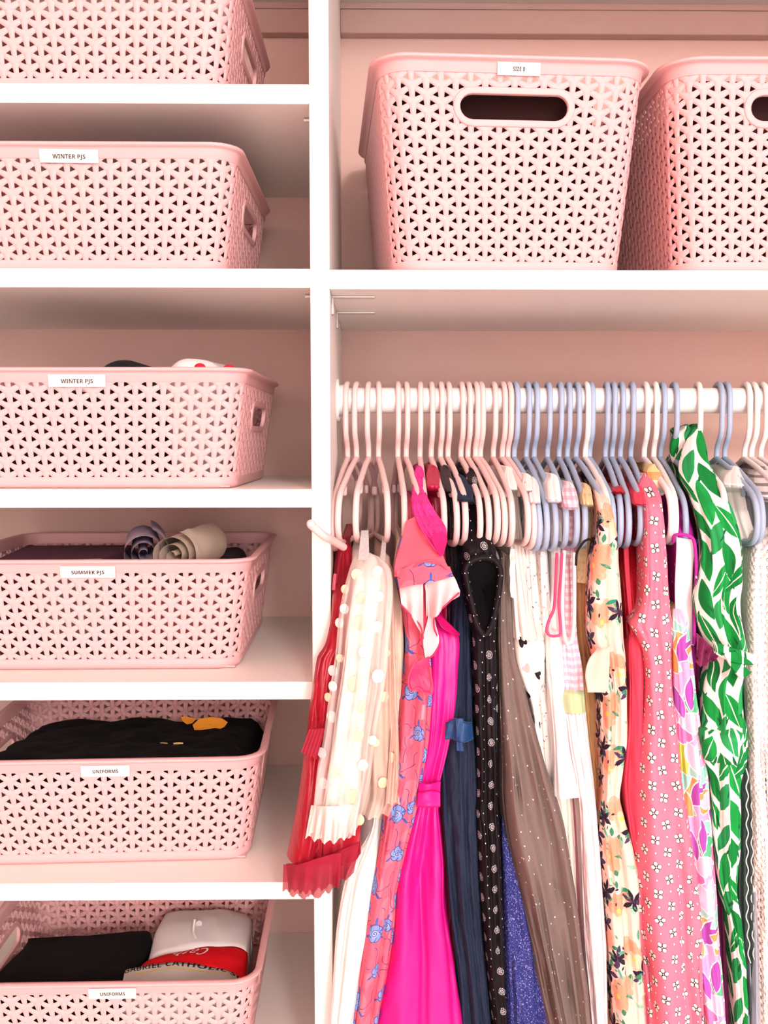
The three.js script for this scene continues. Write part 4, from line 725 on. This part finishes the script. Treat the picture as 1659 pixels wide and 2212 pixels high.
// 15 white tank with pink edging
{
  const w = cloth(0xfcf5f3), pk = cloth(0xe8547c), { t } = dress('tank_top', 'long white tank top edged in raspberry pink at neck and straps', 'top', [[1366, 1181, 1214, -0.004], [1380, 1182, 1215, 0.002], [1450, 1185, 1222, 0.012], [1560, 1194, 1227, 0.016], [1640, 1198, 1236, 0.018], [1700, 1199, 1250, 0.02], [1727, 1200, 1257, 0.022]], w, { xb: 1150, fold: [2, 0.004, 6, 0.6], sd: 67 });
  part('shoulder', loft({ rows: [[1030, 1190, 1206, -0.115], [1042, 1184, 1210, -0.1], [1080, 1187, 1216, -0.092], [1110, 1190, 1218, -0.09], [1200, 1192, 1214, -0.07], [1300, 1190, 1212, -0.035], [1372, 1184, 1213, -0.006]], cap: 1082, xb: 1150, fold: [3, 0.002, 6, 0.6], sd: 68 }), w, t);
  part('pink_edging', cord([[1198, 1085, -0.085], [1200, 1078, -0.082], [1212, 1074, -0.082], [1221, 1080, -0.084], [1221, 1096, -0.086]], 0.0015), pk, t);
  part('pink_edging', cord([[1203, 1195, -0.045], [1200, 1260, -0.022], [1197, 1312, 0.0], [1186, 1340, 0.01], [1181, 1360, 0.012], [1186, 1372, 0.012], [1200, 1374, 0.013], [1211, 1369, 0.013], [1210, 1340, 0.008], [1207, 1300, -0.005], [1211, 1250, -0.03], [1214, 1195, -0.045]], 0.0016), pk, t);
}
dress('long_dress', 'cream dress hanging below the hem of the white tank top', 'dress', [[1500, 1196, 1222, -0.03], [1720, 1206, 1246, -0.008], [1850, 1214, 1250, 0.0], [2000, 1228, 1256, 0.002], [2250, 1250, 1284, 0.004]], cloth(0xf6ebdd), { xb: 1165, fold: [3, 0.003, 5, 0.6], sd: 69 });
dress('long_dress', 'dusty rose strip of fabric showing left of the pink striped skirt', 'dress', [[1640, 1228, 1250, -0.02], [1750, 1240, 1262, -0.004], [1900, 1248, 1266, 0.004], [2100, 1256, 1276, 0.006], [2250, 1264, 1290, 0.008]], cloth(0xb5707c), { xb: 1180, sd: 70 });
// 16 pink gingham dress
{
  const st = printed(seersuckerTex, { bumpMap: crinkleBump, bumpScale: 0.0015 }), gi = printed(ginghamTex, { bumpMap: crinkleBump, bumpScale: 0.001 });
  const { t } = dress('sun_dress', 'pale pink gingham and seersucker dress with a soft green sash', 'dress', [[1540, 1221, 1270, 0.014], [1600, 1230, 1276, 0.018], [1680, 1244, 1285, 0.02], [1750, 1254, 1292, 0.022], [1850, 1259, 1300, 0.024], [1950, 1263, 1308, 0.026], [2050, 1268, 1315, 0.028], [2150, 1276, 1316, 0.028], [2300, 1288, 1318, 0.028]], st, { xb: 1195, fold: [2.6, 0.004, 6, 0.5], sd: 71, part: 'skirt' });
  part('bodice', loft({ rows: [[1048, 1224, 1240, -0.115], [1058, 1217, 1246, -0.1], [1095, 1222, 1252, -0.09], [1150, 1220, 1250, -0.084], [1220, 1214, 1244, -0.06], [1300, 1213, 1246, -0.03], [1380, 1214, 1250, -0.002], [1450, 1216, 1262, 0.012], [1502, 1220, 1266, 0.016]], cap: 1098, xb: 1185, fold: [3, 0.003, 9, 0.6], sd: 72 }), gi, t);
  part('sash', loft({ rows: [[1496, 1218, 1267, 0.019], [1520, 1219, 1269, 0.021], [1542, 1220, 1271, 0.019]], xb: 1190, fold: [1, 0.001, 1, 1], sd: 73, pinch: 0.5, back: 0.007 }), satin(0xb4c596, { bumpScale: 0.0003 }), t);
  part('neck_trim', cord([[1219, 1190, -0.05], [1216, 1260, -0.035], [1215, 1330, -0.01], [1222, 1385, 0.012], [1234, 1386, 0.015], [1240, 1340, -0.002], [1241, 1260, -0.03], [1240, 1195, -0.05]], 0.0021), cloth(0xfbeeee), t);
}
// 17 tan dress with gold lace
{
  const { t } = dress('lace_dress', 'tan gold dress with lace shoulder and black scalloped edge', 'dress', [[1050, 1252, 1262, -0.12], [1066, 1250, 1272, -0.11], [1090, 1253, 1282, -0.1], [1160, 1248, 1284, -0.08], [1240, 1247, 1278, -0.05], [1350, 1247, 1282, -0.03], [1500, 1258, 1302, -0.02], [1650, 1272, 1308, -0.012], [1850, 1288, 1312, -0.01], [2250, 1300, 1330, -0.005]], cloth(0xc79a68, { bumpMap: crinkleBump, bumpScale: 0.003 }), { xb: 1215, fold: [3, 0.004, 10, 0.6], sd: 74 });
  part('lace_shoulder', loft({ rows: [[1052, 1262, 1276, -0.1], [1066, 1259, 1280, -0.09], [1120, 1263, 1286, -0.08], [1190, 1252, 1284, -0.055], [1260, 1248, 1279, -0.03]], cap: 1090, xb: 1220, sd: 75, fold: [3, 0.003, 12, 0.8] }), cloth(0xdcc79a, { bumpMap: eyeletBump, bumpScale: 0.001 }), t);
  part('scalloped_edge', cord([[1244, 1222, -0.02], [1246, 1195, -0.022], [1254, 1180, -0.024], [1262, 1170, -0.026], [1272, 1165, -0.028], [1282, 1172, -0.03], [1280, 1192, -0.03]], 0.0013), cloth(0x251c1c), t);
}
// 18 peach floral
{
  const m = printed(peachTex), { t } = dress('print_dress', 'peach dress with orange blooms and dark purple leaves', 'dress',
    [[1032, 1290, 1302, -0.1], [1046, 1285, 1310, -0.085], [1075, 1289, 1318, -0.06], [1110, 1297, 1328, -0.035], [1160, 1295, 1339, -0.012], [1220, 1283, 1343, 0.005], [1300, 1279, 1351, 0.016], [1380, 1279, 1357, 0.02], [1430, 1290, 1361, 0.022], [1500, 1302, 1363, 0.024], [1600, 1304, 1363, 0.026], [1660, 1306, 1353, 0.026], [1720, 1307, 1344, 0.026], [1760, 1304, 1352, 0.028], [1830, 1303, 1374, 0.03], [1900, 1308, 1388, 0.032], [1980, 1315, 1389, 0.032], [2100, 1324, 1395, 0.032], [2300, 1336, 1408, 0.032]], m, { cap: 1400, xb: 1265, pinch: 0.4, fold: [2.4, 0.005, 4, 0.4], sd: 77 });
  part('flutter_sleeve', sheet([[1288, 1400, 0.026], [1276, 1420, 0.03], [1265, 1460, 0.034], [1268, 1494, 0.036]], [[1316, 1396, 0.036], [1318, 1430, 0.04], [1314, 1470, 0.042], [1308, 1497, 0.042]], { wave: [1.2, 0.003] }), cloth(0xf6cdbd), t);
}
// 19 reds
dress('dress', 'bright red dress, top half showing between blue hanger ends', 'dress', [[1058, 1326, 1350, -0.115], [1072, 1324, 1358, -0.1], [1120, 1340, 1368, -0.095], [1180, 1344, 1394, -0.07], [1260, 1350, 1396, -0.03], [1400, 1358, 1402, -0.006], [1600, 1362, 1400, 0.002], [1800, 1364, 1396, 0.004], [2250, 1385, 1415, 0.006]], satin(0xb01026), { cap: 1066, xb: 1315, fold: [3, 0.004, 5, 0.6], sd: 79 });
{
  const { t } = dress('dress', 'coral red dress with narrow straps and folded keyhole, left of the pink flowered one', 'dress', [[1372, 1363, 1394, -0.002], [1400, 1362, 1398, 0.006], [1450, 1363, 1399, 0.012], [1560, 1362, 1399, 0.016], [1640, 1356, 1398, 0.018], [1700, 1353, 1397, 0.018], [1790, 1362, 1393, 0.018], [1870, 1378, 1393, 0.016], [1950, 1384, 1392, 0.012]], cloth(0xe4475f), { xb: 1330, fold: [2, 0.005, 6, 0.6], sd: 81 });
  for (const [a, b] of [[[1348, 1095, -0.09], [1367, 1376, -0.004]], [[1390, 1080, -0.085], [1391, 1376, -0.004]]])
    part('strap', sheet([[a[0] - 3, a[1], a[2]], [a[0] + 2, 1230, -0.04], [b[0] - 4, b[1], b[2]]], [[a[0] + 9, a[1], a[2]], [a[0] + 12, 1230, -0.038], [b[0] + 5, b[1], b[2]]], { thick: 0.003 }), cloth(0xe4475f), t);
  part('shoulder', loft({ rows: [[1056, 1374, 1390, -0.1], [1068, 1371, 1396, -0.092], [1090, 1376, 1399, -0.088], [1120, 1384, 1400, -0.086]], cap: 1090, xb: 1340, sd: 82 }), cloth(0xe4475f), t);
}
// 20 pink with white flowers
{
  const m = printed(pinkFlowerTex), { t } = dress('print_dress', 'pink dress patterned with small white flowers and dots', 'dress',
    [[1030, 1392, 1407, -0.09], [1046, 1385, 1420, -0.07], [1075, 1393, 1434, -0.045], [1110, 1399, 1438, -0.025], [1200, 1398, 1447, 0.004], [1290, 1396, 1454, 0.018], [1330, 1386, 1460, 0.022], [1355, 1371, 1468, 0.026], [1376, 1383, 1465, 0.026], [1420, 1399, 1459, 0.026], [1500, 1402, 1461, 0.028], [1600, 1396, 1477, 0.034], [1700, 1390, 1491, 0.038], [1800, 1388, 1508, 0.04], [1900, 1386, 1522, 0.042], [2000, 1391, 1530, 0.042], [2100, 1396, 1534, 0.042], [2300, 1412, 1541, 0.042]], m, { cap: 1400, xb: 1350, pinch: 0.4, fold: [2.6, 0.005, 5, 0.3], sd: 83 });
  part('shoulder_fold', loft({ rows: [[1010, 1403, 1420, -0.1], [1020, 1401, 1430, -0.085], [1050, 1410, 1440, -0.07], [1064, 1424, 1444, -0.066]], xb: 1395, sd: 84, fold: [1, 0.001, 1, 1] }), printed(canvasTex(64, (g, s) => { ['#f5a06a', '#fbd7b8', '#b9d6c6', '#f3d79a'].forEach((c, i) => { g.fillStyle = c; g.fillRect(0, i * 16, s, 16); }); }, 0.034)), t);
}
// 21 purple dotted with white lining
{
  const m = printed(purpleDotTex), { t } = dress('top', 'purple top with white dots and a white lined sleeve opening', 'top', [[1072, 1462, 1476, -0.1], [1084, 1457, 1482, -0.08], [1110, 1457, 1490, -0.055], [1150, 1456, 1504, -0.03], [1170, 1460, 1506, -0.03], [1230, 1464, 1506, -0.03], [1390, 1466, 1508, -0.015], [1600, 1480, 1512, -0.01], [2250, 1530, 1560, 0]], m, { xb: 1420, pinch: 0.4, fold: [1.5, 0.003, 6, 0.5], sd: 85 });
  part('lining', sheet([[1460, 1160, -0.016], [1458, 1260, -0.01], [1466, 1395, 0.0]], [[1499, 1166, -0.014], [1498, 1260, -0.008], [1500, 1395, 0.0]], { wave: [0.6, 0.004], thick: 0.002 }), cloth(0xf1e8ee), t);
  part('sleeve_edge', cord([[1454, 1170, -0.016], [1456, 1158, -0.008], [1470, 1154, -0.004], [1488, 1158, -0.002], [1500, 1172, -0.004], [1504, 1230, -0.004], [1501, 1310, -0.002], [1499, 1392, 0.004]], 0.0018, 60), m, t);
}
dress('print_dress', 'brightly coloured floral dress in pink, orange, lime and purple', 'dress', [[1320, 1456, 1476, -0.004], [1350, 1456, 1490, 0.01], [1400, 1458, 1499, 0.016], [1500, 1462, 1512, 0.02], [1600, 1468, 1526, 0.022], [1700, 1475, 1541, 0.024], [1800, 1480, 1548, 0.026], [1900, 1490, 1556, 0.028], [2000, 1500, 1563, 0.028], [2100, 1515, 1568, 0.028], [2300, 1540, 1582, 0.028]], printed(multiTex), { xb: 1400, pinch: 0.4, fold: [2.4, 0.004, 6, 0.4], sd: 87 });
{
  const { t } = dress('lace_dress', 'dark plum dress with a lace ruffle poking out left of the green print', 'dress', [[1070, 1482, 1496, -0.12], [1120, 1490, 1510, -0.1], [1250, 1502, 1520, -0.05], [1380, 1504, 1524, -0.02], [1500, 1508, 1534, -0.01], [1700, 1530, 1560, -0.005], [1900, 1550, 1580, 0.0], [2250, 1560, 1600, 0.004]], cloth(0x6b2a4e), { xb: 1440, sd: 89 });
  part('lace_ruffle', sheet([[1503, 1366, 0.014], [1520, 1380, 0.02], [1536, 1396, 0.022], [1551, 1412, 0.02]], [[1502, 1424, 0.016], [1512, 1440, 0.022], [1526, 1436, 0.024], [1545, 1424, 0.02]], { n: 40, wave: [3, 0.003] }), cloth(0x8d3a68, { bumpMap: eyeletBump, bumpScale: 0.002 }), t);
}
// 22 green and white hooded dress
{
  const m = printed(greenTex), { t } = dress('print_dress', 'white dress with bold green leaf strokes, hood, knot and belt', 'dress',
    [[922, 1503, 1513, -0.16], [940, 1493, 1522, -0.14], [970, 1482, 1533, -0.11], [1000, 1476, 1541, -0.08], [1030, 1479, 1558, -0.055], [1070, 1500, 1577, -0.03], [1120, 1518, 1598, -0.008], [1180, 1530, 1612, 0.01], [1250, 1524, 1616, 0.022], [1300, 1514, 1612, 0.026], [1360, 1524, 1616, 0.026], [1410, 1540, 1624, 0.026], [1440, 1545, 1621, 0.026], [1480, 1534, 1612, 0.03], [1550, 1532, 1617, 0.034], [1590, 1531, 1624, 0.036], [1650, 1534, 1622, 0.036], [1690, 1546, 1609, 0.034], [1830, 1553, 1605, 0.034], [1930, 1564, 1596, 0.032], [1997, 1582, 1604, 0.03], [2098, 1591, 1615, 0.03], [2300, 1602, 1622, 0.03]], m, { cap: 1400, xb: 1500, pinch: 0.45, fold: [2.6, 0.006, 6, 0.4], sd: 91, wr: 0.002 });
  part('hood', loft({ rows: [[926, 1478, 1496, -0.17], [936, 1463, 1500, -0.155], [955, 1455, 1498, -0.15], [980, 1452, 1486, -0.15], [1000, 1456, 1478, -0.15]], xb: 1480, sd: 92, zB: -0.22, fold: [2, 0.003, 10, 1] }), m, t);
  const k = part('knot', sheet([[1540, 1384, 0.04], [1574, 1398, 0.05], [1624, 1412, 0.036]], [[1544, 1412, 0.042], [1574, 1428, 0.056], [1626, 1436, 0.04]], { n: 30, wave: [1.1, 0.004], thick: 0.006 }), m, t);
  part('knot_tail', sheet([[1560, 1410, 0.05], [1580, 1440, 0.056], [1600, 1468, 0.048]], [[1588, 1406, 0.05], [1606, 1436, 0.054], [1622, 1452, 0.046]], { thick: 0.004, wave: [1, 0.002] }), m, k);
  part('belt', loft({ rows: [[1588, 1528, 1627, 0.041], [1604, 1527, 1628, 0.045], [1620, 1530, 1624, 0.042], [1636, 1530, 1626, 0.045], [1652, 1533, 1621, 0.041]], xb: 1500, sd: 93, pinch: 0.5, back: 0.007, fold: [2, 0.002, 3, 1] }), m, t);
}
// 23 far right
{
  const { t } = dress('dress', 'dark grey green dress with thin wavy white trim, right of the green print', 'dress', [[1480, 1602, 1618, -0.01], [1650, 1606, 1630, 0.01], [1800, 1602, 1633, 0.014], [1950, 1602, 1635, 0.016], [2080, 1608, 1634, 0.014], [2300, 1618, 1642, 0.012]], cloth(0x3c4a48), { xb: 1545, sd: 95 });
  for (const x of [1614, 1625]) part('wavy_trim', cord(Array.from({ length: 22 }, (_, i) => [x + (i % 2 ? 2.5 : -2.5) + (i > 16 ? (i - 16) : 0), 1660 + i * 20, 0.016]), 0.0007, 130), cloth(0xc9d4d0), t);
}
dress('top', 'white shirt on the blue hanger at the right, collar towards the viewer', 'shirt', [[1014, 1584, 1602, -0.115], [1028, 1573, 1616, -0.1], [1060, 1572, 1628, -0.092], [1110, 1582, 1640, -0.09], [1200, 1606, 1662, -0.07], [1400, 1618, 1690, -0.03], [1900, 1630, 1700, -0.02]], cloth(0xf4ecea), { cap: 1050, xb: 1552, fold: [2, 0.004, 6, 0.6], sd: 96 });
dress('top', 'grey denim top behind the large blue hanger end at the right', 'top', [[1035, 1618, 1660, -0.105], [1060, 1612, 1680, -0.085], [1120, 1614, 1690, -0.08], [1180, 1622, 1690, -0.075]], cloth(0x77797f), { xb: 1572, sd: 97 });
dress('top', 'grey striped top at the right picture edge under white hanger', 'top', [[1012, 1648, 1690, -0.12], [1030, 1640, 1705, -0.1], [1080, 1650, 1715, -0.09], [1300, 1690, 1740, -0.05]], printed(canvasTex(64, (g, s) => { g.fillStyle = '#e5dcda'; g.fillRect(0, 0, s, s); g.fillStyle = '#8c8686'; g.fillRect(0, 0, s, 22); }, 0.008)), { cap: 1075, xb: 1622, sd: 98 });
dress('eyelet_dress', 'white eyelet cotton dress cut by the right picture edge', 'dress', [[1150, 1640, 1700, -0.06], [1220, 1632, 1705, -0.02], [1320, 1627, 1705, 0.005], [1380, 1628, 1705, 0.014], [1450, 1625, 1705, 0.02], [1550, 1628, 1705, 0.024], [1680, 1632, 1705, 0.026], [1800, 1636, 1710, 0.028], [2000, 1642, 1712, 0.028], [2300, 1650, 1720, 0.028]], cloth(0xf3eae8, { bumpMap: eyeletBump, bumpScale: 0.0025 }), { xb: 1600, fold: [3, 0.006, 6, 0.5], sd: 99 });
dress('long_dress', 'pale blue grey skirt at the bottom right corner beside white eyelet', 'dress', [[1560, 1622, 1650, -0.005], [1760, 1624, 1656, 0.008], [1900, 1624, 1662, 0.016], [2050, 1622, 1664, 0.018], [2300, 1622, 1668, 0.02]], cloth(0xa4a8b6), { xb: 1590, sd: 101 });
renderer.render(scene, camera);
